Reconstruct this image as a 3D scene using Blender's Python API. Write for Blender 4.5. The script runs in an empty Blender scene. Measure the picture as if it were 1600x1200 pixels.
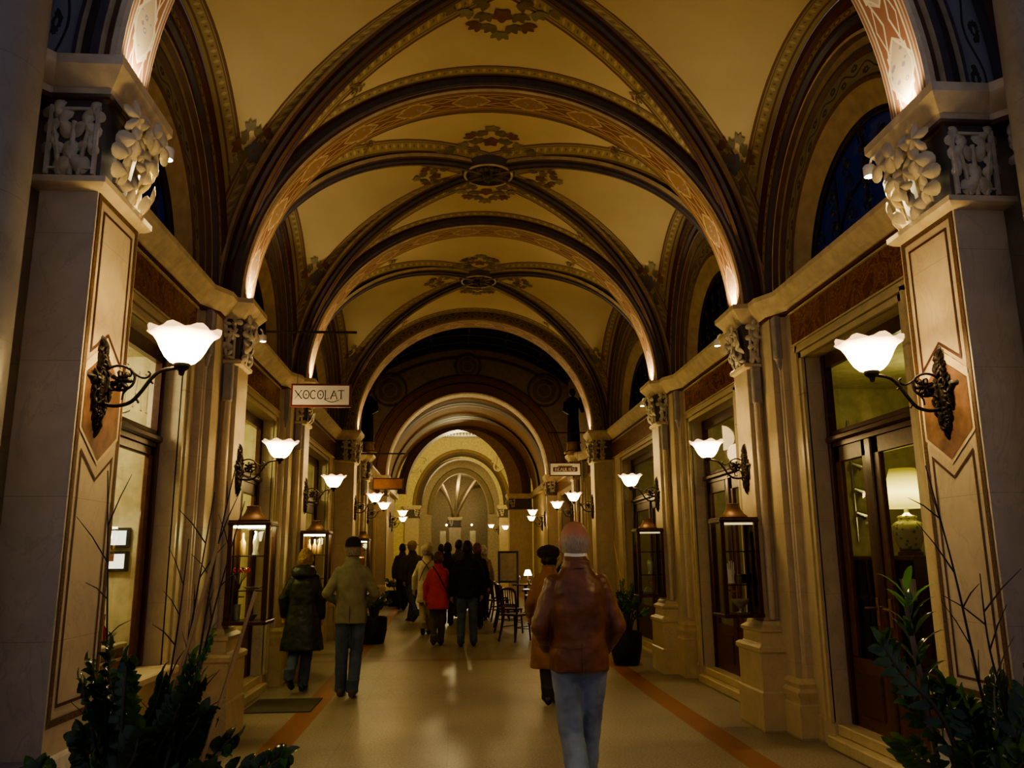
import bpy, math, random
from mathutils import Vector, Matrix
from math import sin, cos, pi, sqrt
random.seed(7)
C = bpy.context.scene.collection
A = 0.43            # corridor axis; camera stands a little left of it
EYE = 1.58
# ------------------------------------------------------------------ camera
cam = bpy.data.cameras.new('camera'); cam.sensor_width = 36; cam.lens = 36*1284.2/1600
camo = bpy.data.objects.new('camera', cam); C.objects.link(camo)
_p, _y, _r = .2074, .0719, -.0095
fw = Vector((cos(_p)*sin(_y), cos(_p)*cos(_y), sin(_p)))
r0 = Vector((cos(_y), -sin(_y), 0)); u0 = Vector((-sin(_p)*sin(_y), -sin(_p)*cos(_y), cos(_p)))
rt = r0*cos(_r)+u0*sin(_r); up = -r0*sin(_r)+u0*cos(_r)
camo.matrix_world = Matrix(((rt.x, up.x, -fw.x, 0), (rt.y, up.y, -fw.y, 0), (rt.z, up.z, -fw.z, EYE), (0, 0, 0, 1)))
cam.clip_end = 200
bpy.context.scene.camera = camo

# ------------------------------------------------------------------ node helper
class S:
    def __init__(s, n, sock): s.n, s.k = n, sock
    def _o(s, op, b=None, c=None): return s.n.m(op, s, b, c)
    def __add__(s, b): return s._o('ADD', b)
    def __radd__(s, b): return s._o('ADD', b)
    def __sub__(s, b): return s._o('SUBTRACT', b)
    def __rsub__(s, b): return s.n.m('SUBTRACT', b, s)
    def __mul__(s, b): return s._o('MULTIPLY', b)
    def __rmul__(s, b): return s._o('MULTIPLY', b)
    def __truediv__(s, b): return s._o('DIVIDE', b)
    def __lt__(s, b): return s._o('LESS_THAN', b)
    def __gt__(s, b): return s._o('GREATER_THAN', b)
    def abs(s): return s._o('ABSOLUTE')
    def fr(s): return s._o('FRACT')
    def fl(s): return s._o('FLOOR')
    def sin(s): return s._o('SINE')
    def max(s, b): return s._o('MAXIMUM', b)
    def min(s, b): return s._o('MINIMUM', b)
    def pow(s, b): return s._o('POWER', b)
    def sqrt(s): return s._o('SQRT')
class N:
    def __init__(s, name):
        s.mat = bpy.data.materials.new(name); s.mat.use_nodes = True
        s.nt = s.mat.node_tree; s.nt.nodes.clear()
        s.out = s.nt.nodes.new('ShaderNodeOutputMaterial')
    def new(s, t, **kw):
        n = s.nt.nodes.new('ShaderNode'+t)
        for k, v in kw.items(): setattr(n, k, v)
        return n
    def put(s, sock, v):
        if isinstance(v, S): s.nt.links.new(v.k, sock)
        elif v is not None:
            if sock.type == 'RGBA' and len(v) == 3: v = tuple(v)+(1,)
            sock.default_value = v
    def m(s, op, a, b=None, c=None):
        n = s.new('Math', operation=op)
        for i, v in enumerate((a, b, c)):
            if v is not None: s.put(n.inputs[i], v)
        return S(s, n.outputs[0])
    def mix(s, f, a, b):
        n = s.new('Mix', data_type='RGBA'); s.put(n.inputs[0], f); s.put(n.inputs[6], a); s.put(n.inputs[7], b)
        return S(s, n.outputs[2])
    def coord(s, kind='Object'):
        n = s.new('TexCoord'); return S(s, n.outputs[kind])
    def pos(s): return S(s, s.new('NewGeometry').outputs['Position'])
    def uv(s, name='UVMap'):
        n = s.new('UVMap'); n.uv_map = name; return s.sep(S(s, n.outputs[0]))
    def sep(s, v):
        n = s.new('SeparateXYZ'); s.put(n.inputs[0], v); return [S(s, o) for o in n.outputs]
    def noise(s, scale, detail=4, vec=None, rough=.55, dist=0):
        n = s.new('TexNoise'); n.inputs['Scale'].default_value = scale; n.inputs['Detail'].default_value = detail
        n.inputs['Roughness'].default_value = rough; n.inputs['Distortion'].default_value = dist
        s.put(n.inputs['Vector'], vec if vec is not None else s.pos()); return S(s, n.outputs['Fac'])
    def voro(s, scale, vec=None, feature='F1'):
        n = s.new('TexVoronoi', feature=feature); n.inputs['Scale'].default_value = scale
        s.put(n.inputs['Vector'], vec if vec is not None else s.pos()); return S(s, n.outputs['Distance']), S(s, n.outputs['Color'])
    def ramp(s, f, a, b):
        n = s.new('MapRange'); s.put(n.inputs[0], f); n.inputs[1].default_value = a; n.inputs[2].default_value = b; return S(s, n.outputs[0])
    def scl(s, v, x, y, z):
        n = s.new('Mapping'); s.put(n.inputs[0], v); n.inputs['Scale'].default_value = (x, y, z); return S(s, n.outputs[0])
    def bsdf(s, col, rough=.5, metal=0, bump=None, bd=.01, bs=.4, emit=None, es=0, spec=None, trans=None, alpha=None):
        b = s.new('BsdfPrincipled'); s.put(b.inputs['Base Color'], col); s.put(b.inputs['Roughness'], rough); s.put(b.inputs['Metallic'], metal)
        if spec is not None: s.put(b.inputs['Specular IOR Level'], spec)
        if emit is not None: s.put(b.inputs['Emission Color'], emit); s.put(b.inputs['Emission Strength'], es)
        if trans is not None: s.put(b.inputs['Transmission Weight'], trans)
        if alpha is not None: s.put(b.inputs['Alpha'], alpha)
        if bump is not None:
            n = s.new('Bump'); n.inputs['Distance'].default_value = bd; n.inputs['Strength'].default_value = bs
            s.put(n.inputs['Height'], bump); s.nt.links.new(n.outputs[0], b.inputs['Normal'])
        s.nt.links.new(b.outputs[0], s.out.inputs[0]); return s.mat
_mc = {}
def pbr(name, col, rough=.5, metal=0, var=.22, scale=9, bump=0, bscale=60, spec=None):
    if name in _mc: return _mc[name]
    n = N(name); f = n.noise(scale, 5)
    c2 = tuple(max(0, x*(1-var)) for x in col); c1 = tuple(min(1, x*(1+var*.6)) for x in col)
    c = n.mix(n.ramp(f, .3, .7), c2, c1)
    h = n.noise(bscale, 4) if bump else None
    _mc[name] = n.bsdf(c, rough, metal, bump=h, bd=.01, bs=bump, spec=spec)
    return _mc[name]
def emis(name, col, st):
    n = N(name); e = n.new('Emission'); n.put(e.inputs[0], col); e.inputs[1].default_value = st
    n.nt.links.new(e.outputs[0], n.out.inputs[0]); return n.mat

# ------------------------------------------------------------------ geometry helper
def frame(n, upv=Vector((0, 0, 1))):
    n = n.normalized(); x = upv.cross(n)
    if x.length < 1e-4: x = Vector((1, 0, 0)).cross(n)
    x.normalize(); return x, n.cross(x).normalized(), n
class G:
    def __init__(s, sx=1, tf=None): s.V, s.F, s.M, s.U, s.sx, s.tf = [], [], [], {}, sx, tf
    def v(s, x, y=None, z=None):
        if y is None: x, y, z = x
        if s.tf is not None:
            p = s.tf @ Vector((x, y, z)); x, y, z = p
        s.V.append((x*s.sx, y, z)); return len(s.V)-1
    def f(s, ids, mat=0, uv=None, **uvs):
        ids = list(ids)
        if s.sx < 0:
            ids.reverse()
            if uv: uv = list(reversed(uv))
            uvs = {k: list(reversed(q)) for k, q in uvs.items()}
        if uv: uvs['UVMap'] = uv
        for k, q in uvs.items(): s.U.setdefault(k, {})[len(s.F)] = q
        s.F.append(ids); s.M.append(mat)
    def grid(s, fn, nu, nv, mat=0, uvf=None, cu=False, **uvfs):
        """fn(i,j)->point ; mat int or function(j) ; uvf(i,j)->(u,v)"""
        R = [[s.v(fn(i, j)) for j in range(nv+1)] for i in range(nu+(0 if cu else 1))]
        if uvf: uvfs['UVMap'] = uvf
        for i in range(nu):
            i2 = (i+1) % len(R) if cu else i+1
            for j in range(nv):
                q = [(i, j), (i+1, j), (i+1, j+1), (i, j+1)]
                s.f((R[i][j], R[i2][j], R[i2][j+1], R[i][j+1]), mat(j) if callable(mat) else mat, None, **{k: [h(*t) for t in q] for k, h in uvfs.items()})
    def box(s, x0, x1, y0, y1, z0, z1, mat=0, b=0):
        if b > 0:
            b = min(b, (x1-x0)*.45, (y1-y0)*.45, (z1-z0)*.45)
            pl = lambda d: [(x0+d, y0+b), (x0+b, y0+d), (x1-b, y0+d), (x1-d, y0+b), (x1-d, y1-b), (x1-b, y1-d), (x0+b, y1-d), (x0+d, y1-b)]
            s.loft([[(x, y, z) for x, y in pl(d)] for d, z in ((b, z0), (0, z0+b), (0, z1-b), (b, z1))], mat, True, True); return
        i = [s.v(x, y, z) for z in (z0, z1) for y in (y0, y1) for x in (x0, x1)]
        for q in ((0, 2, 3, 1), (4, 5, 7, 6), (0, 1, 5, 4), (2, 6, 7, 3), (0, 4, 6, 2), (1, 3, 7, 5)): s.f([i[k] for k in q], mat)
    def loft(s, rings, mat=0, cap0=True, cap1=True, closed=True):
        R = [[s.v(p) for p in r] for r in rings]; n = len(R[0])
        for a, b in zip(R[:-1], R[1:]):
            for k in range(n if closed else n-1): s.f((a[k], a[(k+1) % n], b[(k+1) % n], b[k]), mat)
        if cap0: s.f(R[0][::-1], mat)
        if cap1: s.f(R[-1], mat)
    def prism(s, poly, z0, z1, mat=0): s.loft([[(x, y, z0) for x, y in poly], [(x, y, z1) for x, y in poly]], mat)
    def prof(s, poly, off, mat=0):
        """stack of horizontal slices of an outline, each moved outward: off=[(d,z)...]"""
        s.loft([[(x, y, z) for x, y in offset(poly, d)] for d, z in off], mat)
    def tube(s, pts, r, seg=8, mat=0, caps=True, flat=1):
        pts = [Vector(p) for p in pts]; n = len(pts); rs = r if isinstance(r, (list, tuple)) else [r]*n
        rings, px = [], None
        for i, p in enumerate(pts):
            t = (pts[min(i+1, n-1)]-pts[max(i-1, 0)])
            if t.length < 1e-9: t = Vector((0, 0, 1))
            t.normalize()
            if px is None: px = frame(t)[0]
            else:
                px = px-t*px.dot(t)
                px = px.normalized() if px.length > 1e-5 else frame(t)[0]
            py = t.cross(px)
            rings.append([p+px*(cos(2*pi*k/seg)*rs[i])+py*(sin(2*pi*k/seg)*rs[i]*flat) for k in range(seg)])
        s.loft(rings, mat, caps, caps)
    def lathe(s, prof, c=(0, 0, 0), seg=20, mat=0, wav=None):
        c = Vector(c)
        def fn(i, j):
            r, z = prof[j]; a = 2*pi*i/seg
            if wav: r, z = wav(a, r, z, j)
            return c+Vector((r*cos(a), r*sin(a), z))
        s.grid(fn, seg, len(prof)-1, mat, cu=True)
    def ball(s, c, r, seg=14, rings=9, mat=0, rot=None):
        c = Vector(c); r = r if isinstance(r, (tuple, list)) else (r, r, r)
        def P(i, j):
            a = 2*pi*i/seg; b = pi*(j+.0)/rings-pi/2; b = max(-pi/2+.02, min(pi/2-.02, b))
            q = Vector((r[0]*cos(b)*cos(a), r[1]*cos(b)*sin(a), r[2]*sin(b)))
            return c+(rot @ q if rot else q)
        s.loft([[P(i, j) for i in range(seg)] for j in range(rings+1)], mat)
    def leaf(s, c, n, upv, w, l, mat=0, lobes=3, bulge=.25, seg=18):
        """a fleshy lobed leaf facing n"""
        x, y, z = frame(Vector(n), Vector(upv)); c = Vector(c)
        def P(t, k):
            a = 2*pi*k/seg; q = .24+.76*abs(cos(lobes*a/2))**.9
            return c+x*(sin(a)*q*w*t)+y*(cos(a)*q*l*t)+z*(bulge*w*(1-t*t)*(.5+.5*abs(cos(lobes*a/2)))-(.22*w*t**3)*abs(cos(lobes*a/2)))
        s.loft([[P(t, k) for k in range(seg)] for t in (1.0, .7, .35, .05)], mat, False, True)
    def build(s, name, mats, parent=None, ang=35, loc=None, kind=None, label=None, cat=None, group=None, rotz=0):
        me = bpy.data.meshes.new(name); me.from_pydata(s.V, [], s.F)
        mats = mats if isinstance(mats, (list, tuple)) else [mats]
        for m_ in mats: me.materials.append(m_)
        me.polygons.foreach_set('material_index', s.M)
        for k, d in s.U.items():
            L = me.uv_layers.new(name=k)
            for fi, q in d.items():
                p = me.polygons[fi]
                for j, li in enumerate(p.loop_indices): L.data[li].uv = q[j]
        if ang: me.polygons.foreach_set('use_smooth', [True]*len(s.F)); me.set_sharp_from_angle(angle=math.radians(ang))
        me.update()
        o = bpy.data.objects.new(name, me); C.objects.link(o)
        if parent: o.parent = parent
        if loc: o.location = loc
        if rotz: o.rotation_euler.z = rotz
        if kind: o['kind'] = kind
        if label: o['label'] = label
        if cat: o['category'] = cat
        if group: o['group'] = group
        return o
def offset(poly, d):
    if d == 0: return poly
    n = len(poly); out = []
    ar = sum(poly[i][0]*poly[(i+1) % n][1]-poly[(i+1) % n][0]*poly[i][1] for i in range(n)); sg = 1 if ar > 0 else -1
    for i in range(n):
        p, a, b = Vector(poly[i]), Vector(poly[i-1]), Vector(poly[(i+1) % n])
        e1 = (p-a).normalized(); e2 = (b-p).normalized()
        n1 = Vector((e1.y, -e1.x))*sg; n2 = Vector((e2.y, -e2.x))*sg
        q = (n1+n2); k = 1+n1.dot(n2)
        out.append(tuple(p+q*(d/k if k > .2 else d)))
    return out
def empty(name, loc, label, cat, group=None, rotz=0):
    o = bpy.data.objects.new(name, None); C.objects.link(o); o.location = loc; o.rotation_euler.z = rotz
    o.empty_display_size = .1
    o['label'] = label; o['category'] = cat
    if group: o['group'] = group
    return o
def kids(o): return [c for c in bpy.data.objects if c.parent == o]
def dup(o, loc=None, rotz=None, label=None, parent=None, group=None):
    c = o.copy(); C.objects.link(c)
    if parent: c.parent = parent
    if loc is not None: c.location = loc
    if rotz is not None: c.rotation_euler.z = rotz
    if label: c['label'] = label
    if group: c['group'] = group
    for ch in kids(o): dup(ch, parent=c)
    return c
def struct(g, name, mats, parent=None, ang=35, loc=None): return g.build(name, mats, parent, ang, loc, kind=None if parent else 'structure')
def light(kind, name, loc, energy, col, size=.1, rot=None, spot=None, blend=.5, parent=None):
    l = bpy.data.lights.new(name, kind); l.energy = energy; l.color = col
    if kind in ('POINT', 'SPOT'): l.shadow_soft_size = size
    if kind == 'AREA': l.size = size
    if kind == 'SPOT': l.spot_size = math.radians(spot or 60); l.spot_blend = blend
    o = bpy.data.objects.new(name, l); C.objects.link(o); o.location = loc
    if rot is not None: o.rotation_euler = rot
    if parent: o.parent = parent
    return o
def aim(d): return Vector(d).to_track_quat('-Z', 'Y').to_euler()
def bez(p, n=10):
    """smooth curve through the points (Catmull-Rom)"""
    p = [Vector(q) for q in p]; out = []
    for i in range(len(p)-1):
        a, b, c, d = p[max(i-1, 0)], p[i], p[i+1], p[min(i+2, len(p)-1)]
        for k in range(n):
            t = k/n; out.append(.5*((2*b)+(c-a)*t+(2*a-5*b+4*c-d)*t*t+(-a+3*b-3*c+d)*t**3))
    out.append(p[-1]); return out
# ------------------------------------------------------------------ materials
def m_stone(name, col, joint=.62, vein=.5, rough=.38):
    n = N(name); p = n.pos(); x, y, z = n.sep(p)
    v = n.noise(2.2, 8, n.scl(p, 1, 1, .6), .62, 1.6); vein_ = ((v-.5).abs() < .012)
    f = n.noise(7, 6); c = n.mix(n.ramp(f, .3, .72), tuple(k*.8 for k in col), col)
    blot = n.noise(.9, 3); c = n.mix(n.ramp(blot, .35, .75)*.35, c, tuple(k*t for k, t in zip(col, (.86, .74, .62))))
    c = n.mix(vein_*vein*.5, c, tuple(k*.55 for k in col))
    j = ((z/joint).fr() < .006); c = n.mix(j*.5, c, tuple(k*.4 for k in col))
    return n.bsdf(c, n.m('ADD', f*.2, rough-.1), bump=n.noise(45, 3), bd=.004, bs=.15)
STONE = m_stone('stone_beige', (.64, .54, .38))
STONE2 = m_stone('stone_warm', (.68, .57, .35), 3)
STONED = m_stone('stone_plinth', (.34, .31, .28), 3, .8)
def m_marble_red():
    n = N('red_marble'); v = n.noise(5, 8, None, .7, 2.5); w, _ = n.voro(9)
    c = n.mix(n.ramp(v, .3, .7), (.10, .028, .014), (.27, .095, .042)); c = n.mix(((v-.52).abs() < .012)*.6, c, (.5, .32, .2))
    return n.bsdf(c, .22)
REDM = m_marble_red()
CREAM = pbr('cream_moulding', (.70, .58, .38), .55, bump=.1)
REDLINE = pbr('dark_red_paint', (.11, .026, .018), .6)
PURP = pbr('slate_purple_paint', (.085, .068, .082), .5)
BROWN = pbr('brown_paint', (.15, .075, .038), .55)
OCHRE = pbr('ochre_paint', (.42, .27, .12), .6)
TAN = pbr('tan_paint', (.44, .35, .2), .6)
GILT = pbr('dull_gilt', (.5, .33, .12), .4, .3)
PLAST = pbr('pale_plaster', (.62, .54, .4), .7)
YPLAST = pbr('yellow_plaster', (.7, .6, .3), .7)
LEAFST = pbr('carved_stone', (.62, .55, .43), .65, var=.35, bump=.3, bscale=30)
LEAFDK = pbr('carved_recess_shade', (.13, .11, .09), .8)  # shade between carved leaves put into a dark stone colour
WOOD = pbr('dark_mahogany', (.075, .026, .014), .28, var=.4, scale=20)
WOOD2 = pbr('brown_mahogany', (.12, .045, .022), .35, var=.4, scale=20)
BLACK = pbr('black_paint', (.012, .011, .011), .4)
IRON = pbr('wrought_iron', (.035, .026, .02), .42, .6, bump=.3, bscale=90)
BRASS = pbr('aged_brass', (.30, .15, .06), .5, .7)
CHROME = pbr('polished_steel', (.6, .6, .6), .2, 1)
WHITE = pbr('white_paint', (.8, .78, .72), .5, var=.06)
def m_vault():
    n = N('vault_cream_painted'); c = n.mix(n.ramp(n.noise(1.3, 4), .3, .75), (.66, .53, .29), (.74, .61, .35))
    for k, wid in (('b1', .16), ('b2', .22)):
        u, d = n.uv(k)[:2]
        inb = d < wid; c = n.mix(inb, c, (.40, .31, .15))
        uu = (u*9).fr(); vv = d/wid
        mo = (((uu-.5).abs()*1.2+(vv-.55).abs()) < .22); c = n.mix(mo*inb, c, (.56, .45, .24))
        dk = ((((u*9+.5).fr()-.5).abs()+(vv-.55).abs()) < .13); c = n.mix(dk*inb, c, (.25, .16, .09))
        ln = ((d-wid).abs() < .013).max((d-wid*.16).abs() < .011); c = n.mix(ln, c, (.19, .10, .05))
        ln2 = ((d-wid*.82).abs() < .006); c = n.mix(ln2, c, (.22, .13, .07))
    return n.bsdf(c, .75, bump=n.noise(30, 3), bd=.004, bs=.1)
VAULT = m_vault()
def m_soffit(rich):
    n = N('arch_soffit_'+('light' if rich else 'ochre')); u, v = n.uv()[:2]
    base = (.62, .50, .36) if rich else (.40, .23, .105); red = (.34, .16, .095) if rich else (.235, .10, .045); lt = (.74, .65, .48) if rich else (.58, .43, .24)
    c = n.mix(n.ramp(n.noise(20, 3), .3, .7), base, tuple(k*.85 for k in base))
    a = (u*1.6).fr(); tri = (a-.5).abs()*2; vm = (v-.5).abs()
    field = (vm < .34); c = n.mix(field, c, red)
    b2 = (u*3.2).fr(); t2 = (b2-.5).abs()*2
    star = ((tri*1.15+vm*1.9) < .80).max((tri < .42)*(vm < .26)); star2 = ((tri*1.15+vm*1.9) < .72)
    c = n.mix(star*field, c, lt); c = n.mix(star2*field, c, tuple(k*.9 for k in base))
    fl = n.voro(1, n.scl(S(n, n.new('UVMap').outputs[0]), 18, 5, 1))[0]
    c = n.mix((fl < .28)*star2*field, c, (.30, .26, .30)); c = n.mix((fl < .12)*star2*field, c, lt)
    g2 = (t2*1.1+vm*2.4) < .42; inv = 1-star
    c = n.mix(g2*inv*field, c, tuple(k*1.1 for k in base)); c = n.mix(((t2*1.1+vm*2.4) < .2)*inv*field, c, red)
    z1 = ((vm-.30+tri*.22).abs() < .018)*field; c = n.mix(z1, c, lt)
    z2 = ((vm-.08-tri*.2).abs() < .014)*field*inv; c = n.mix(z2, c, lt)
    for q, w, cc in ((.345, .016, lt), (.385, .014, red), (.455, .02, red)): c = n.mix((vm-q).abs() < w, c, cc)
    return n.bsdf(c, .6)
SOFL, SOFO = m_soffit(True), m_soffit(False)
def m_scroll(name, base, dark, per=3.2, lw=.16):
    """running vine: sinuous stem with leaves at the turns"""
    n = N(name); u, v = n.uv()[:2]
    w = (u*2*pi*per).sin(); stem = ((v-.5-w*.18).abs() < .045)
    nn = n.noise(26, 2, None, .6); 
    a = (u*per*2).fr(); side = ((u*per*2).fl()/2).fr()*4-1
    cy = .5+side*.18; dx = (a-.5)*.9; dy = (v-cy)
    leaf = ((dx*dx+dy*dy*2.2).sqrt() < (nn*.34+.06)); hole = ((dx*dx+dy*dy*2.2).sqrt() < .07)
    c = n.mix(stem.max(leaf), base, dark); c = n.mix(hole, c, base)
    c = n.mix((v-.5).abs() > .46, c, tuple(k*.5 for k in base))
    return n.bsdf(c, .6)
VINE = m_scroll('vine_frieze_grey', (.26, .27, .29), (.05, .045, .05), 1.9)
SCROLL = m_scroll('leaf_scroll_tan', (.27, .235, .16), (.065, .06, .065), 3.0)
SCROLLB = m_scroll('leaf_scroll_ochre', (.33, .25, .13), (.12, .08, .06), 4.0)
def m_guilloche():
    n = N('guilloche_band'); u, v = n.uv()[:2]
    a = (u*7).fr()-.5; d = ((a*a)+(v-.5)*(v-.5)*.9).sqrt()
    c = n.mix((d-.3).abs() < .06, (.36, .27, .13), (.14, .075, .05)); c = n.mix(d < .1, c, (.50, .38, .2))
    c = n.mix((v-.5).abs() > .42, c, (.17, .09, .05)); return n.bsdf(c, .6)
GUIL = m_guilloche()
def m_floor():
    n = N('terrazzo_floor'); p = n.pos(); x, y, z = n.sep(p)
    w, wc = n.voro(70); f = n.noise(1.1, 5)
    c = n.mix(n.ramp(f, .3, .7), (.26, .215, .145), (.32, .265, .18))
    fine = n.noise(55, 3, None, .7); c = n.mix(n.ramp(fine, .52, .62)*.5, c, (.46, .40, .31)); c = n.mix(n.ramp(fine, .46, .38)*.6, c, (.13, .10, .065))
    h = (x-A).abs()
    st = ((h-1.94).abs() < .125); fr_ = n.noise(60, 3)
    c = n.mix(st, c, n.mix(n.ramp(fr_, .3, .7), (.24, .085, .04), (.34, .14, .07)))
    cross = (((y-12.9)/4.3).fr()-.02).abs() < .012; 
    lx = ((x-A)/.94+.5).fr(); ly = (y/1.22).fr()
    jt = ((lx < .006).max(ly < .005)); c = n.mix(jt*.4, c, (.12, .09, .06))
    c = n.mix((y-13.15).abs() < .13, c, (.25, .16, .10))
    r = n.ramp(n.noise(1.2, 3), .2, .8)*.08+.36
    return n.bsdf(c, r, bump=jt*-1, bd=.002, bs=.3)
FLOOR = m_floor()
def m_glass(name, tint, tr=.8, rough=.02, gl=.5):
    n = N(name); t = n.new('BsdfTransparent'); n.put(t.inputs[0], tint); g = n.new('BsdfGlossy'); g.inputs['Roughness'].default_value = rough
    n.put(g.inputs[0], (1, 1, 1)); fr = n.new('LayerWeight')
    m_ = n.new('MixShader'); k = (S(n, fr.outputs[1]).pow(4)*.5+.035)*gl; n.put(m_.inputs[0], k)
    n.nt.links.new(t.outputs[0], m_.inputs[1]); n.nt.links.new(g.outputs[0], m_.inputs[2]); n.nt.links.new(m_.outputs[0], n.out.inputs[0])
    return n.mat
GLASS = m_glass('window_glass', (.93, .96, .9), gl=1.1)
DKGLASS = m_glass('lunette_glass', (.022, .03, .085), gl=.4)
ROOFGL = pbr('dark_roof_glass', (.012, .018, .017), .15)
def m_leafy(name, c1, c2, rough=.22):
    n = N(name); f = n.noise(6, 2); c = n.mix(n.ramp(f, .4, .65), c1, c2); n.bsdf(c, rough, spec=.7)
    b = n.nt.nodes['Principled BSDF']; t = n.new('BsdfTranslucent'); n.put(t.inputs[0], n.mix(.45, c, (.16, .34, .04))); ms = n.new('MixShader'); ms.inputs[0].default_value = .32
    n.nt.links.new(b.outputs[0], ms.inputs[1]); n.nt.links.new(t.outputs[0], ms.inputs[2]); n.nt.links.new(ms.outputs[0], n.out.inputs[0]); return n.mat
ZZ = m_leafy('glossy_dark_leaf', (.016, .036, .014), (.05, .10, .026), .16)
ZZL = m_leafy('fresh_green_leaf', (.05, .20, .015), (.12, .34, .03), .35)
STEM = pbr('plant_stem', (.10, .085, .06), .6)
CANE = pbr('bamboo_cane', (.66, .38, .12), .45)
TWIG = pbr('dry_twig', (.05, .032, .026), .7)
SOIL = pbr('potting_soil', (.02, .014, .01), .95, bump=.5)
POT = pbr('black_planter', (.018, .017, .016), .35)
SHADE = None
# ------------------------------------------------------------------ architecture
ZS, W, CROWN = 4.05, 2.49, 6.40
PY = {1: 4.06, 2: 8.05, 3: 11.69}
PH = {1: .26, 2: .19, 3: .19}
Y4, W4, CROWN4, D4 = 16.25, 2.35, 6.32, .46
BAYS = [(4.30, 7.86), (8.24, 11.50), (11.88, 16.25)]
HW = 2.76
TR = 0
def trim(g, mats, ang=35):
    global TR; TR += 1
    return struct(g, 'trim_%d' % TR, mats, None, ang)
# floor
def zf(y): return 0 if y < 10 else min(.25, .018*(y-10))     # the passage rises gently
g = G(); g.grid(lambda i, j: (A-6.2+12.4*i, (-3, 10, 23.9, 62)[j], zf((-3, 10, 23.9, 62)[j])), 1, 3, 0)
g.grid(lambda i, j: (A-6.2+12.4*i, (-3, 62)[j], -.2), 1, 1, 0)
struct(g, 'floor', FLOOR, ang=0)

def arch_sweep(g, W_, R_, zs, prof, mats_index, n=64, x0=A, t0=0, t1=pi):
    """prof: list of (dr, y); mats_index: material per segment"""
    L = [0]
    for i in range(n):
        a, b = t0+(t1-t0)*i/n, t0+(t1-t0)*(i+1)/n
        L.append(L[-1]+sqrt((W_*(cos(a)-cos(b)))**2+(R_*(sin(a)-sin(b)))**2))
    for k in range(len(prof)-1):
        (d0, ya), (d1, yb) = prof[k], prof[k+1]
        def P(i, j):
            th = t0+(t1-t0)*i/n; d, y = ((d0, ya), (d1, yb))[j]
            return (x0+(W_+d)*cos(th), y, zs+(R_+d)*sin(th))
        g.grid(P, n, 1, mats_index[k], uvf=lambda i, j: (L[i], j))
# transverse arches at piers 2 and 3
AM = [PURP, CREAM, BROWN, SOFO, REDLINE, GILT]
for k in (2, 3):
    g = G(); y = PY[k]
    half = [(.17, -.30), (.10, -.30), (.045, -.285), (.03, -.255), (.045, -.235), (.045, -.225), (.02, -.215), (.02, -.20), (0, -.188)]
    hm = [4, 0, 0, 0, 1, 2, 5, 1]
    prof = [(d, y+q) for d, q in half]+[(d, y-q) for d, q in reversed(half)]
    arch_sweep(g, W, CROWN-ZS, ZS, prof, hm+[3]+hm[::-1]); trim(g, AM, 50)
# near arch (entrance) : painted soffit and dark vine archivolt towards the camera
g = G(); y = PY[1]-.17; W1, R1 = 2.14, 2.30
prof = [(.45, y+.40), (.03, y+.40), (0, y+.37), (0, y), (.02, y-.012), (.05, y-.012), (.06, y), (.085, y), (.10, y-.025), (.14, y-.03), (.16, y), (.20, y), (.215, y-.02), (.235, y-.02), (.24, y), (.40, y), (.405, y-.025), (.43, y-.03), (.45, y-.06), (.52, y-.09), (.55, y-.06), (.62, y-.06), (.64, y-.10), (.80, y-.10), (.82, y-.16), (1.3, y-.16)]
NM = [SOFL, CREAM, BROWN, TAN, PURP, VINE, REDLINE, pbr('umber_paint', (.07, .05, .045), .6)]
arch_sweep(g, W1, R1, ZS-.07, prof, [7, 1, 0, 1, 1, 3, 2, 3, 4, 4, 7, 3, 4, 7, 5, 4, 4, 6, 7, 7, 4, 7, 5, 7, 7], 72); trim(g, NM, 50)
# outer arch of the vaulted bays, with its leaf band
g = G(); y = Y4
prof = [(.34, y-.03), (.30, y-.06), (.26, y-.06), (.245, y-.03), (.235, y-.03), (.235, y), (.05, y), (.05, y-.02), (.02, y-.02), (0, y), (0, y+D4), (.03, y+D4+.02), (.5, y+D4+.02)]
arch_sweep(g, W4, CROWN4-ZS, ZS, prof, [4, 0, 0, 1, 2, 6, 1, 5, 1, 3, 1, 7], 64); trim(g, AM+[SCROLLB, PURP], 50)

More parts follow.
